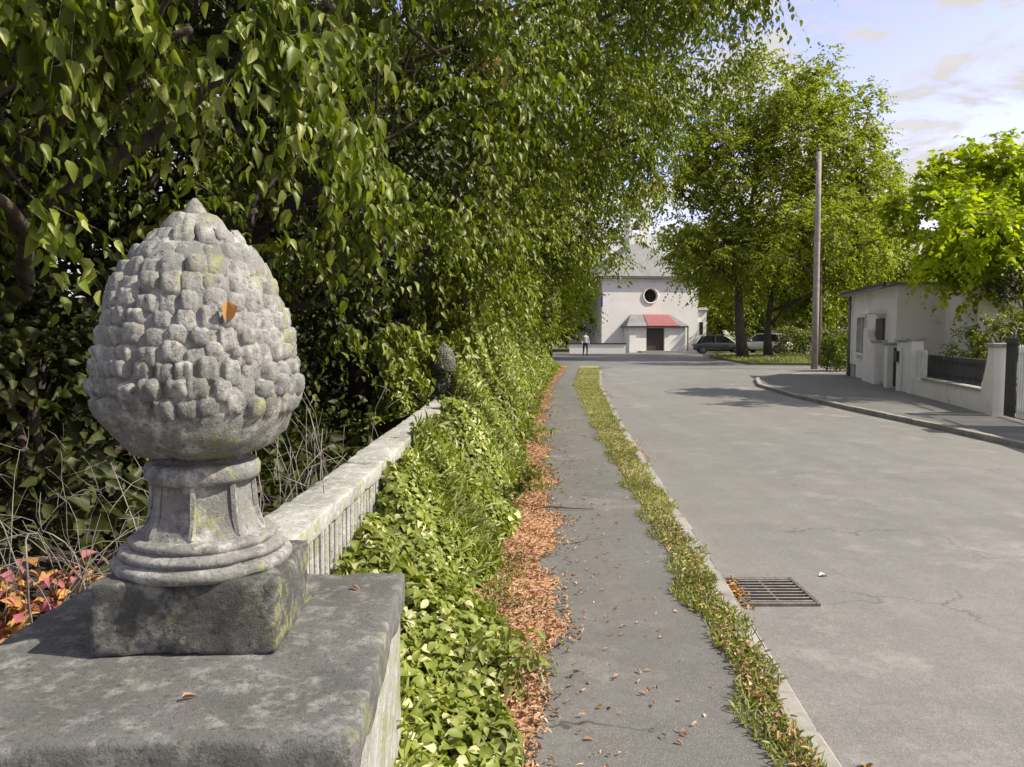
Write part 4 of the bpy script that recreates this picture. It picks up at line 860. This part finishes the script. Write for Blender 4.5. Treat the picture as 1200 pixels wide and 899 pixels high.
# ------------------------------------------------------------------ chapel
CH = empty('white_chapel', (12.2, 68, -0.1), 'white chapel with round dark window and slate hipped roof at the road end', 'chapel')
x0, x1, yF = 7.8, 16.6, 68.0
def chp(name, mat, fn, parent=CH, smooth=False):
    mb = MB(); fn(mb); return mb.build(name, mat, parent, smooth)
# front wall with a real round opening
def fw(mb):
    c = (12.2, 4.85); n = 24; r = 0.62; t = 0.4; ring = [(c[0] + r * math.cos(2 * math.pi * k / n), c[1] + r * math.sin(2 * math.pi * k / n)) for k in range(n)]
    sq = []
    for k in range(n):
        a = 2 * math.pi * k / n; dx, dz = math.cos(a), math.sin(a); sc = min((4.4) / abs(dx) if abs(dx) > 1e-6 else 1e9, ((6.4 - 4.85) if dz > 0 else 4.95) / abs(dz) if abs(dz) > 1e-6 else 1e9)
        sq.append((c[0] + dx * sc, c[1] + dz * sc))
    vs = [(x, yF, z) for x, z in sq] + [(x, yF, z) for x, z in ring] + [(x, yF + t, z) for x, z in ring]
    fs = []
    for k in range(n):
        k2 = (k + 1) % n; fs.append((k, k2, n + k2, n + k)); fs.append((n + k, n + k2, 2 * n + k2, 2 * n + k))
    cor = [(x0, -.1), (x1, -.1), (x1, 6.4), (x0, 6.4)]
    b = len(vs); vs += [(x, yF, z) for x, z in cor]
    # fill the corners left by radial fan
    import itertools
    ang = [math.atan2(z - c[1], x - c[0]) % (2 * math.pi) for x, z in cor]
    for q, a in enumerate(ang):
        k = int(a / (2 * math.pi / n)) % n; fs.append((k, b + q, (k + 1) % n))
    mb.add(vs, fs)
    mb.box(((x0 + 0.2), yF + 6, 3.15), (0.4, 11.9, 6.5)); mb.box(((x1 - 0.2), yF + 6, 3.15), (0.4, 11.9, 6.5)); mb.box((12.2, yF + 12.1, 3.15), (8.8, 0.3, 6.5))
chp('wall', M['white'], fw)
chp('round_window', M['glass'], lambda mb: mb.box((12.2, yF + 0.38, 4.85), (1.4, 0.03, 1.4)))
def ringf(mb):
    n = 28; mb.tube([(12.2 + 0.66 * math.cos(2 * math.pi * k / n), yF - 0.03, 4.85 + 0.66 * math.sin(2 * math.pi * k / n)) for k in range(n + 1)], 0.075, 6)
chp('window_surround', M['beige'], ringf)
def mul(mb): mb.box((12.2, yF + 0.3, 4.85), (0.06, 0.06, 1.3)); mb.box((12.2, yF + 0.3, 4.85), (1.3, 0.055, 0.06))
chp('window_bar', M['dark'], mul)
chp('cornice', M['slate'], lambda mb: (mb.box((12.2, yF - 0.12, 6.44), (9.3, 0.5, 0.16)), mb.box((x0 - 0.12, yF + 6.1, 6.44), (0.5, 11.8, 0.15)), mb.box((x1 + 0.12, yF + 6.1, 6.44), (0.5, 11.8, 0.15))))
chp('cornice_band', M['white'], lambda mb: mb.box((12.2, yF - 0.06, 6.24), (9.0, 0.16, 0.18)))
def roof(mb):
    e = 6.53; v = [(7.4, yF - .4, e), (17.0, yF - .4, e), (17.0, yF + 12.5, e), (7.4, yF + 12.5, e), (12.2, yF + 3.6, 10.1), (12.2, yF + 9.0, 10.1)]
    mb.add(v, [(0, 1, 4), (1, 2, 5, 4), (2, 3, 5), (3, 0, 4, 5), (0, 3, 2, 1)])
chp('roof', M['slate'], roof)
tw = chp('bell_turret', M['white'], lambda mb: [mb.box((12.2 + sx * .75, yF + 4.4 + sy * .75, 11.2), (0.34, 0.34, 3.0)) for sx in (-1, 1) for sy in (-1, 1)] + [mb.box((12.2, yF + 4.4, 9.9), (1.8, 1.8, 1.0)), mb.box((12.2, yF + 4.4, 12.55), (2.0, 2.0, 0.4))])
chp('turret_cap', M['slate'], lambda mb: mb.box((12.2, yF + 4.4, 13.15), (2.1, 2.1, 0.8), taper=0.08), tw)
chp('bell', M['iron'], lambda mb: mb.lathe([(0.42, 11.2), (0.36, 11.3), (0.27, 11.6), (0.22, 11.9), (0.08, 12.05)], 14, (12.2, yF + 4.4, 0)), tw, True)
chp('cross', M['iron'], lambda mb: (mb.box((12.2, yF + 4.4, 14.0), (0.09, 0.09, 1.1)), mb.box((12.2, yF + 4.4, 14.2), (0.6, 0.085, 0.09))), tw)
# porch
PO = chp('porch', M['white'], lambda mb: mb.prism([(9.8, yF - .02), (9.8, yF - 1.75), (11.3, yF - 1.75), (11.3, yF - 1.45), (12.92, yF - 1.45), (12.92, yF - 1.75), (14.8, yF - 1.75), (14.8, yF - .02)], -0.1, 2.06))
chp('porch_eave', M['dark'], lambda mb: mb.box((12.25, yF - 0.98, 2.12), (5.5, 1.95, 0.12)), PO)
chp('porch_roof', M['slate'], lambda mb: mb.add([(9.5, yF - 1.95, 2.18), (15.0, yF - 1.95, 2.18), (15.0, yF - .01, 2.18), (9.5, yF - .01, 2.18), (10.4, yF - .01, 3.2), (14.1, yF - .01, 3.2)], [(0, 1, 5, 4), (1, 2, 5), (3, 0, 4), (0, 3, 2, 1), (2, 3, 4, 5)]), PO)
def redr(mb):
    for k in range(5):
        a, b = k / 5, (k + 1) / 5; 
        mb.add([(11.35 + .2 * a, yF - 2.0 + 1.94 * a, 2.24 + 1.0 * a), (14.15 - .3 * a, yF - 2.0 + 1.94 * a, 2.24 + 1.0 * a), (14.15 - .3 * b, yF - 2.0 + 1.94 * b, 2.20 + 1.02 * b), (11.35 + .2 * b, yF - 2.0 + 1.94 * b, 2.20 + 1.02 * b)], [(0, 1, 2, 3)])
    mb.box((12.75, yF - 2.0, 2.2), (2.8, 0.1, 0.1))
chp('red_roof_section', M['redtile'], redr, PO)
chp('door', M['door'], lambda mb: (mb.box((11.72, yF - 1.5, 1.0), (0.78, 0.08, 2.1)), mb.box((12.52, yF - 1.5, 1.0), (0.78, 0.08, 2.1))), PO)
chp('lintel', M['white'], lambda mb: mb.box((12.1, yF - 1.6, 2.03), (1.6, 0.28, 0.06)), PO)
chp('downpipe', M['slate'], lambda mb: mb.tube([(15.05, yF - 1.66, 0), (15.05, yF - 1.66, 2.1)], 0.06, 8), PO)
chp('side_wing', M['white'], lambda mb: mb.box((17.1, yF + 4, 1.75), (1.0, 7, 3.7)))
chp('wing_roof', M['slate'], lambda mb: mb.box((17.15, yF + 4, 3.75), (1.2, 7.4, 0.25), taper=0.9))
chp('window', M['glass'], lambda mb: mb.box((17.1, yF + 0.49, 2.0), (0.34, 0.06, 1.1)))
chp('step', M['kerb'], lambda mb: mb.box((12.1, yF - 2.2, -0.02), (3.0, 0.9, 0.14)))
CH.rotation_euler = (0, 0, R(8))
sg = MB(); sg.box((7.78, yF - 1.15, 4.4), (0.12, 0.5, 1.15), bev=0.01); tag(sg.build('wall_banner', M['blue']), 'narrow blue banner at the left corner of the chapel wall', 'banner')
lw = empty('low_wall', (6.6, 63, -0.1), 'low pale wall with a dark coping in front of the chapel, right of the walker', 'wall')
mb = MB(); mb.box((7.0, 63, 0.28), (4.6, 0.3, 0.76)); mb.build('wall_body', M['white'], lw)
mb = MB(); mb.box((7.0, 63, 0.71), (4.7, 0.4, 0.1)); mb.build('coping', M['dark'], lw)

# ------------------------------------------------------------------ villa, right
VL = empty('beige_villa', (12.8, 29.3, -0.1), 'low beige villa with a flat dark-edged roof beyond the front wall', 'villa')
A = Vector((12.75, 29.45, 0)); dirv = Vector((-0.217, -0.976, 0)).normalized(); nrmv = Vector((0.976, -0.217, 0)).normalized()
rzv = math.atan2(dirv.y, dirv.x)
def vb(mb, s0, s1, d0, d1, z0, z1, bev=0):
    c = A + dirv * ((s0 + s1) / 2) + nrmv * ((d0 + d1) / 2); mb.box((c.x, c.y, (z0 + z1) / 2), (s1 - s0, d1 - d0, z1 - z0), rz=rzv, bev=bev)
def vp(name, mat, boxes, parent=VL):
    mb = MB()
    for b in boxes: vb(mb, *b)
    return mb.build(name, mat, parent)
vp('wall', M['beige'], [(0, 1.55, 0.1, 6, -.1, 3.0), (1.55, 3.0, 0.1, 0.4, -.1, 0.9), (1.55, 3.0, 0.1, 0.4, 2.2, 3.0), (3.0, 6.8, 0.1, 6, -.1, 3.0)])
vp('wall', M['beige'], [(6.8, 9.4, 1.4, 9.0, -.1, 3.25)])
vp('roof', M['slate'], [(-0.2, 6.9, -0.15, 6.4, 3.0, 3.09)])
vp('roof', M['slate'], [(6.6, 9.6, 1.2, 9.2, 3.26, 3.34)])
vp('fascia', M['dark'], [(-0.25, 6.5, -0.20, -0.15, 3.02, 3.12), (6.55, 9.65, 1.14, 1.2, 3.27, 3.38), (9.6, 9.66, 1.2, 9.2, 3.27, 3.38)])
vp('frieze', M['beige'], [(9.4, 9.5, 1.3, 9.0, 2.75, 3.2)])
f = vp('window', M['glass'], [(1.6, 2.95, 0.22, 0.28, 0.9, 2.2)])
vp('frame', M['wpaint'], [(1.57, 1.66, 0.06, 0.2, 0.92, 2.18), (2.9, 2.99, 0.06, 0.2, 0.92, 2.18), (1.57, 2.99, 0.05, 0.2, 2.14, 2.22), (2.25, 2.31, 0.08, 0.2, 0.92, 2.14)], f)
vp('sill', M['white'], [(1.5, 3.06, -0.03, 0.3, 0.82, 0.9)], f)
f = vp('window', M['glass'], [(9.41, 9.45, 3.2, 4.6, 1.1, 2.3)])
vp('frame', M['wpaint'], [(9.42, 9.52, 3.12, 3.2, 1.05, 2.35), (9.42, 9.52, 4.6, 4.68, 1.05, 2.35), (9.42, 9.51, 3.2, 4.6, 2.3, 2.38), (9.42, 9.51, 3.86, 3.94, 1.1, 2.3)], f)
vp('door', M['door'], [(4.6, 5.5, 0.03, 0.11, 0, 2.05)])
vp('door_hood', M['beige'], [(4.4, 5.7, -0.45, 0.1, 2.2, 2.32)])
mb = MB(); p = A + dirv * 0.75; mb.tube([(p.x, p.y, 0), (p.x, p.y, 2.95)], 0.05, 8); mb.build('downpipe', M['slate'], VL, True)
vp('chimney', M['beige'], [(4.4, 5.1, 2.2, 2.9, 3.1, 4.1)])
vp('chimney_cap', M['slate'], [(4.3, 5.2, 2.1, 3.0, 4.1, 4.2)])
vp('plinth', M['coping'], [(0.0, 1.5, 0.06, 0.098, -.1, 0.45), (3.05, 4.5, 0.06, 0.098, -.1, 0.45)])
vp('gutter', M['slate'], [(-0.1, 6.5, -0.26, -0.2, 2.93, 3.0)])
vp('vent', M['dark'], [(0.3, 0.55, 0.085, 0.099, 2.45, 2.6)])
# front boundary wall with swept tops, piers, white pickets and gates
BW = empty('front_wall', (10.6, 20.0, -0.1), 'pale front boundary wall with swept coping, piers and white picket panels', 'garden wall')
B0 = Vector((12.62, 29.2, 0)); 
def bp(s): return B0 + dirv * s
def bwall(s0, s1, z0, z1, t=0.2, mat='beige', name='wall_panel', swoop=None):
    """a length of wall; swoop=(za, zb) makes a curved top between the two heights"""
    mb = MB(); n = 10 if swoop else 1; vs = []
    for i in range(n + 1):
        s = s0 + (s1 - s0) * i / n; z = z1 if not swoop else swoop[0] + (swoop[1] - swoop[0]) * (1 - math.cos(math.pi * i / n)) / 2
        p = bp(s); a, b = p - nrmv * t / 2, p + nrmv * t / 2
        vs += [(a.x, a.y, z0), (b.x, b.y, z0), (b.x, b.y, z), (a.x, a.y, z)]
    fs = []
    for i in range(n):
        for k in range(4): k2 = (k + 1) % 4; fs.append((i * 4 + k, i * 4 + k2, i * 4 + 4 + k2, i * 4 + 4 + k))
    fs += [(3, 2, 1, 0), (n * 4, n * 4 + 1, n * 4 + 2, n * 4 + 3)]
    mb.add(vs, fs); return mb.build(name, M[mat], BW)
def bpier(s, h, w_=0.34, mat='beige'):
    p = bp(s); mb = MB(); mb.box((p.x, p.y, h / 2 - .05), (w_, w_, h), rz=rzv, bev=0.01); q = mb.build('pier', M[mat], BW)
    mb = MB(); mb.box((p.x, p.y, h - .05 + .035), (w_ + .1, w_ + .1, 0.07), rz=rzv, bev=0.01); mb.build('pier_cap', M['coping'], q)
pk = MB(); pk.box((0, 0, 0), (0.035, 0.03, 1)); pk.box((0, 0, 0.515), (0.035, 0.03, 0.03), taper=0.2); pkm = pk.mesh('picket'); pkm.materials.append(M['wpaint'])
pkd = pk.mesh('picket'); pkd.materials.append(M['dark'])
def pickets(s0, s1, z0, z1, me, step=0.11, railm='wpaint'):
    n = max(2, int((s1 - s0) / step))
    for i in range(n):
        p = bp(s0 + (i + 0.5) * (s1 - s0) / n); o = bpy.data.objects.new('picket', me); col.objects.link(o); o.parent = BW
        o.location = p - BW.location + Vector((0, 0, (z0 + z1) / 2)); o.location.z = (z0 + z1) / 2 + 0.1; o.rotation_euler = (0, 0, rzv); o.scale = (1, 1, z1 - z0)
    for z in (z0 + 0.12, z1 - 0.12):
        a, b = bp(s0), bp(s1); c = (a + b) / 2; mb = MB(); mb.box((c.x + nrmv.x * .03, c.y + nrmv.y * .03, z), (s1 - s0, 0.025, 0.045), rz=rzv); mb.build('rail', M[railm], BW)
# distance s runs from the far corner towards the camera
bwall(3.6, 5.2, -.1, 1.3, swoop=(1.75, 1.15)); bpier(5.35, 1.35); pickets(5.55, 6.7, 0.12, 1.0, pkm); bpier(6.85, 1.3)
pickets(7.05, 8.0, 0.05, 1.15, pkd, 0.1, 'dark'); bpier(8.2, 1.4, mat='white')
bwall(8.4, 9.3, -.1, 0.4, swoop=(1.2, 0.42)); bwall(9.3, 14.1, -.1, 0.42); pickets(8.5, 10.2, 0.45, 1.15, pkm)
bpier(9.2, 1.45, 0.3); bwall(10.2, 14.1, 0.42, 0.47, 0.26, 'coping', 'coping'); pickets(10.25, 14.05, 0.5, 1.05, pkd, 0.13, 'dark')
bwall(14.1, 14.5, -.1, 1.1, swoop=(0.6, 1.25)); bpier(14.75, 1.38, 0.34); pickets(15.0, 15.5, 0.03, 1.5, pkd, 0.09, 'dark'); pickets(15.55, 16.6, 0.05, 1.35, pkm, 0.1); bpier(16.8, 1.5, 0.42, 'white')
bwall(17.0, 20.5, -.1, 1.1)
p_ = bp(8.2) - nrmv * 0.2; mb = MB(); mb.box((p_.x, p_.y, 0.95), (0.24, 0.10, 0.30), rz=rzv, bev=0.012); mb.build('letterbox', M['dark'], BW)
# garden behind the wall
mb = MB(); mb.prism([(12.9, 29.2), (40, 30.5), (40, -3), (8.2, -3), (8.85, 11.3)], -0.12, 0.006); tag(mb.build('garden_ground', M['grass']), kind='structure')
MPc = [(12.6, 20.2, 3.85, 1.35), (13.6, 20.6, 4.45, 1.5), (11.8, 19.6, 4.25, .9), (14.6, 20, 3.65, 1.5), (13.2, 20, 5.35, 1.0), (12.0, 20, 2.85, .7), (14.6, 21, 5.05, 1.2), (11.6, 18.6, 3.75, .8), (10.9, 20.4, 4.15, .8), (10.4, 20.2, 5.15, .6), (11.9, 21, 5.75, 1.0), (12.6, 20.6, 6.25, .8), (11.3, 20.6, 3.55, .6), (10.6, 18.6, 3.6, .6), (11.2, 17.6, 3.7, .6), (10.2, 17.6, 4.3, .55)]
tree('maple_tree', (13.3, 21.0, 0.0), MPc, 'bright yellow-green garden tree in front of the beige villa', M['lf_maple'], L=0.19, Wd=0.8, per=10, nodes=10, slen=0.7, droop=0.25, hang=0.25, tr=0.16, seed=41, twig=False)
shrub('shrub', (10.9, 17.2, 0.0), [(10.9, 17.2, 1.6, .5), (10.4, 17.5, 1.35, .35), (11.7, 17.4, 1.75, .55)], 'green shrub under the black-leaved tree behind the front wall', M['lf_mid'], 0.09, 0.55, per=22, seed=61, slen=0.3)
shrub('shrub', (11.8, 19.0, 0.0), [(11.4, 19.0, 1.2, .5), (12.1, 19.3, 1.6, .6), (10.9, 18.4, .95, .4)], 'pale green shrub below the bright garden tree', M['lf_far'], 0.09, 0.55, per=22, seed=62, slen=0.3)
shrub('shrub', (10.9, 16.7, 0.0), [(10.7, 17.2, .55, .5), (10.8, 16.2, .5, .45), (11.0, 15.4, .5, .45)], 'low black-green shrub pressed behind the railings', M['lf_yew'], 0.08, 0.4, per=25, seed=63, slen=0.25)
tree('black_leaved_tree', (11.9, 18.1, 0.0), [(11.45, 17.9, 2.75, .42), (12.1, 18.0, 2.9, .5), (11.0, 17.8, 2.62, .26), (12.7, 18.2, 2.8, .5)], 'small almost black-leaved tree at the right edge behind the front wall', M['lf_yew'], L=0.09, Wd=0.5, per=26, nodes=8, slen=0.3, droop=0.2, hang=0.3, tr=0.06, seed=43, twig=False)

# ------------------------------------------------------------------ parked cars
def car(name, loc, rz, paint, label, glassm='glass'):
    root = empty(name, loc, label, 'car', None, rz)
    def B(nm, mb, mat, sm=False, par=None): return mb.build(nm, mat, par or root, sm, world=False)
    # stations along the length: x, half width, sill z, belt z
    st = [(-2.05, .62, .42, .62), (-1.98, .78, .30, .82), (-1.5, .85, .24, .93), (-.6, .87, .22, .95), (.6, .87, .22, .93), (1.2, .86, .24, .88), (1.75, .80, .26, .76), (2.0, .66, .34, .62)]
    mb = MB(); vs = []; K = 10
    for x, w_, a, b in st:
        for (q, t) in ((-.8, 0), (-1, .25), (-1.02, .6), (-.97, .88), (-.85, 1), (.85, 1), (.97, .88), (1.02, .6), (1, .25), (.8, 0)):
            vs.append((x, q * w_, a + (b - a) * t))
    fs = [(i * K + k, i * K + (k + 1) % K, (i + 1) * K + (k + 1) % K, (i + 1) * K + k) for i in range(len(st) - 1) for k in range(K)] + [tuple(range(K - 1, -1, -1)), tuple((len(st) - 1) * K + k for k in range(K))]
    mb.add(vs, fs); B('body', mb, paint, True)
    gh = [(-1.75, .93), (-1.45, 1.32), (-.9, 1.46), (.1, 1.47), (.55, 1.36), (1.15, .92)]
    mb = MB(); vs = []
    for x, z in gh:
        zz = .88; t = (z - .9) / .57; vs += [(x, -.80, zz), (x, -.80 + .17 * t, z), (x, .80 - .17 * t, z), (x, .80, zz)]
    fs = [(i * 4 + k, i * 4 + (k + 1) % 4, i * 4 + 4 + (k + 1) % 4, i * 4 + 4 + k) for i in range(5) for k in range(4)] + [(3, 2, 1, 0), (20, 21, 22, 23)]
    mb.add(vs, fs); B('windows', mb, M[glassm])
    mb = MB(); mb.box((-.35, 0, 1.475), (1.45, 1.22, 0.05), bev=0.015); B('roof', mb, paint)
    for sy in (-1, 1):
        for (a, b) in (((-1.5, .93), (-1.25, 1.42)), ((-.35, .93), (-.35, 1.46)), ((.45, 1.42), (1.15, .93))):
            mb = MB(); mb.tube([(a[0], sy * .815, a[1]), (b[0], sy * .665, b[1])], 0.035, 6); B('pillar', mb, paint)
    for x in (-1.3, 1.28):
        for sy in (-1, 1):
            mb = MB(); n = 20; vs = []
            for yy_ in (sy * .68, sy * .89):
                vs += [(x + .32 * math.cos(6.2832 * k / n), yy_, .32 + .32 * math.sin(6.2832 * k / n)) for k in range(n)]
            mb.add(vs, [(k, (k + 1) % n, n + (k + 1) % n, n + k) for k in range(n)] + [tuple(range(n)), tuple(range(n, 2 * n))]); wh = B('wheel', mb, M['dark'])
            mb = MB(); vs = [(x + .2 * math.cos(6.2832 * k / n), sy * .90, .32 + .2 * math.sin(6.2832 * k / n)) for k in range(n)] + [(x, sy * .91, .32)]
            mb.add(vs, [(k, (k + 1) % n, n) for k in range(n)]); B('rim', mb, M['grate'], par=wh)
    for sy in (-1, 1):
        mb = MB(); mb.box((1.93, sy * .52, .60), (.12, .26, .11), bev=.02); B('headlight', mb, M['wpaint'])
        mb = MB(); mb.box((-2.0, sy * .6, .70), (.08, .2, .14), bev=.02); B('tail_light', mb, M['redtile'])
        mb = MB(); mb.box((.75, sy * .93, .98), (.14, .12, .1), bev=.02); B('mirror', mb, paint)
    return root
dkp = newmat('dark_car_paint')[0]; dkp.node_tree.nodes['Principled BSDF'].inputs['Base Color'].default_value = (.05, .052, .06, 1); dkp.node_tree.nodes['Principled BSDF'].inputs['Roughness'].default_value = .25; dkp.node_tree.nodes['Principled BSDF'].inputs['Coat Weight'].default_value = .6
wtp = newmat('white_car_paint')[0]; wtp.node_tree.nodes['Principled BSDF'].inputs['Base Color'].default_value = (.7, .7, .7, 1); wtp.node_tree.nodes['Principled BSDF'].inputs['Roughness'].default_value = .3; wtp.node_tree.nodes['Principled BSDF'].inputs['Coat Weight'].default_value = .5
car('parked_car', (16.6, 61.8, -0.088), R(-8), dkp, 'dark grey hatchback parked in front of the chapel wing')
car('parked_car', (19.8, 60.2, 0.03), R(140), wtp, 'white car parked behind the park tree trunks')
pw = empty('park_wall', (24, 66, -0.1), 'long pale wall seen between the park trunks and the villa', 'wall')
mb = MB(); mb.box((32, 66, 0.85), (20, 0.3, 1.9)); mb.build('wall_body', M['beige'], pw)
mb = MB(); mb.box((32, 66, 1.85), (20.1, 0.42, 0.1)); mb.build('coping', M['coping'], pw)

# ------------------------------------------------------------------ walker
def person(loc, face):
    me = bpy.data.meshes.new('person'); o = bpy.data.objects.new('person', me); col.objects.link(o)
    J = [(0, 0, .95, .125), (0, 0, 1.12, .12), (0, .01, 1.32, .15), (0, .01, 1.45, .10), (0, -.01, 1.52, .055), (0, -.01, 1.60, .082), (0, -.015, 1.68, .078),
         (.10, 0, .88, .095), (.12, -.10, .49, .062), (.12, -.02, .09, .042), (.12, -.17, .04, .035),
         (-.10, 0, .88, .095), (-.11, .02, .49, .062), (-.11, .16, .11, .042), (-.11, .03, .04, .035),
         (.19, .01, 1.40, .058), (.25, .05, 1.14, .043), (.25, -.10, .93, .034), (.25, -.15, .85, .030),
         (-.19, .01, 1.40, .058), (-.25, .02, 1.13, .043), (-.26, -.16, .97, .034), (-.25, -.22, .90, .030)]
    E = [(0, 1), (1, 2), (2, 3), (3, 4), (4, 5), (5, 6), (0, 7), (7, 8), (8, 9), (9, 10), (0, 11), (11, 12), (12, 13), (13, 14), (3, 15), (15, 16), (16, 17), (17, 18), (3, 19), (19, 20), (20, 21), (21, 22)]
    me.from_pydata([j[:3] for j in J], E, []); md = o.modifiers.new('skin', 'SKIN')
    for i, j in enumerate(J):
        sv = me.skin_vertices[0].data[i]; r = j[3]; sv.radius = (r * (1.25 if i in (1, 2, 3) else 1), r); sv.use_root = i == 0
    o.modifiers.new('sub', 'SUBSURF').levels = 2
    dg = bpy.context.evaluated_depsgraph_get(); ev = bpy.data.meshes.new_from_object(o.evaluated_get(dg)); bpy.data.objects.remove(o)
    ev.name = 'person'
    for nm, c in (('skin', (.45, .28, .2)), ('pale_jacket', (.50, .50, .50)), ('black_trousers', (.02, .02, .022)), ('dark_shoes', (.03, .025, .02))): ev.materials.append(plain(nm, c, .8))
    for p in ev.polygons:
        z = p.center.z; x = abs(p.center.x); p.material_index = 0 if (z > 1.50 or (x > .2 and z < .95 and z > .8)) else (1 if z > .98 or (x > .2 and z > .9) else (2 if z > .12 else 3)); p.use_smooth = True
    ob = bpy.data.objects.new('person', ev); col.objects.link(ob); ob.location = loc; ob.rotation_euler = (0, 0, face)
    tag(ob, 'person in a pale jacket and black trousers walking at the far end of the pavement', 'person')
    mb = MB(); mb.lathe([(.08, -.06), (.096, 0), (.09, .05), (.05, .095), (.01, .105)], 14, (0, .012, 1.665)); mb.build('hair', plain('dark_hair', (.03, .022, .015), .8), ob, True, world=False)
    for sx in (-1, 1):
        mb = MB()
        for k in range(5):
            a = (k - 2) * .013; yb = -.15 if sx > 0 else -.22; zb = .84 if sx > 0 else .89
            if k == 4: mb.tube([(sx * .25 - sx * .02, yb + .01, zb + .02), (sx * .22, yb - .02, zb - .01), (sx * .215, yb - .035, zb - .035)], [.011, .009, .006], 5)
            else: mb.tube([(sx * .25, yb + a, zb), (sx * .252, yb + a - .006, zb - .04), (sx * .245, yb + a - .014, zb - .07 + .004 * k)], [.010, .008, .006], 5)
        mb.build('hand', ev.materials[0], ob, True, world=False)
person((5.2, 54.6, -0.088), R(8))

# ------------------------------------------------------------------ far trees
def far_tree(var, seed):
    rd = random.Random(seed); rg = np.random.default_rng(seed); c = [(rd.uniform(-3, 3), rd.uniform(-2, 2), rd.uniform(4, 10.5), rd.uniform(2, 3.2)) for _ in range(9)] + [(rd.uniform(-3, 3), -1.5, 2.2, 2.0) for _ in range(2)]
    root, cr = tree('far_tree', (0, 0, 0), c, 'tree', var, L=0.55, Wd=0.6, per=1.1, nodes=7, slen=1.6, droop=0.2, hang=0.3, tr=0.3, seed=seed, twig=False)
    return root
protos = [far_tree(M['lf_park'], 101), far_tree(M['lf_far'], 102), far_tree(M['lf_mid'], 103)]
spots = [(-22, 84), (-13, 80), (-5, 84), (-1, 76), (4, 88), (3.0, 70), (11, 98), (19, 92), (25, 84), (31, 90), (36, 80), (43, 88), (50, 78), (58, 88), (66, 80), (33, 62), (40, 58), (48, 64), (28, 74), (54, 52), (-12, 60), (-5, 56), (21, 104), (62, 60), (0, 100), (74, 70), (30, 46), (37, 44), (46, 46), (24, 66), (20.5, 77), (17.5, 84)]
words = ['behind the far left end of the bank', 'in the row behind the bank', 'left of the walker, far behind', 'beside the lane left of the chapel', 'behind the chapel roof', 'close at the left of the chapel', 'straight behind the bell turret', 'behind the chapel wing', 'behind the park, past the chapel wing', 'behind the park wall, left part', 'behind the park wall, right part', 'over the villa roof, back row', 'over the villa chimney', 'behind the bright garden tree, back row', 'at the right edge, back row', 'behind the park hedge, left end', 'behind the park hedge, right end', 'beyond the park hedge', 'between the park trunks', 'right behind the villa, middle row', 'behind the bank, middle row', 'behind the hedge bank near the walker', 'farthest of all behind the chapel', 'behind the black-leaved tree, middle row', 'farthest behind the walker', 'far right in the back row', 'on the side street behind the villa', 'on the side street over the villa roof', 'on the side street behind the bright garden tree', 'beside the long pale park wall', 'seen between the chapel wing and the park trunks', 'half hidden behind the chapel wing']
rd = random.Random(6)
def children(o): return [c for c in list(col.objects) if c.parent == o]
kids = [children(p) for p in protos]
for i, (x, y) in enumerate(spots):
    if i < 3: r_ = protos[i]
    else:
        src = protos[i % 3]; r_ = src.copy(); col.objects.link(r_)
        for ch in kids[i % 3]: q = ch.copy(); col.objects.link(q); q.parent = r_
    r_.location = (x, y, -0.12); r_.rotation_euler = (0, 0, rd.uniform(0, 6.28)); sc = rd.uniform(.7, 1.0) * (0.75 if y < 70 else 1); r_.scale = (sc, sc, sc)
    r_['label'] = 'green tree ' + words[i]; r_['group'] = 'background trees behind the chapel and park'
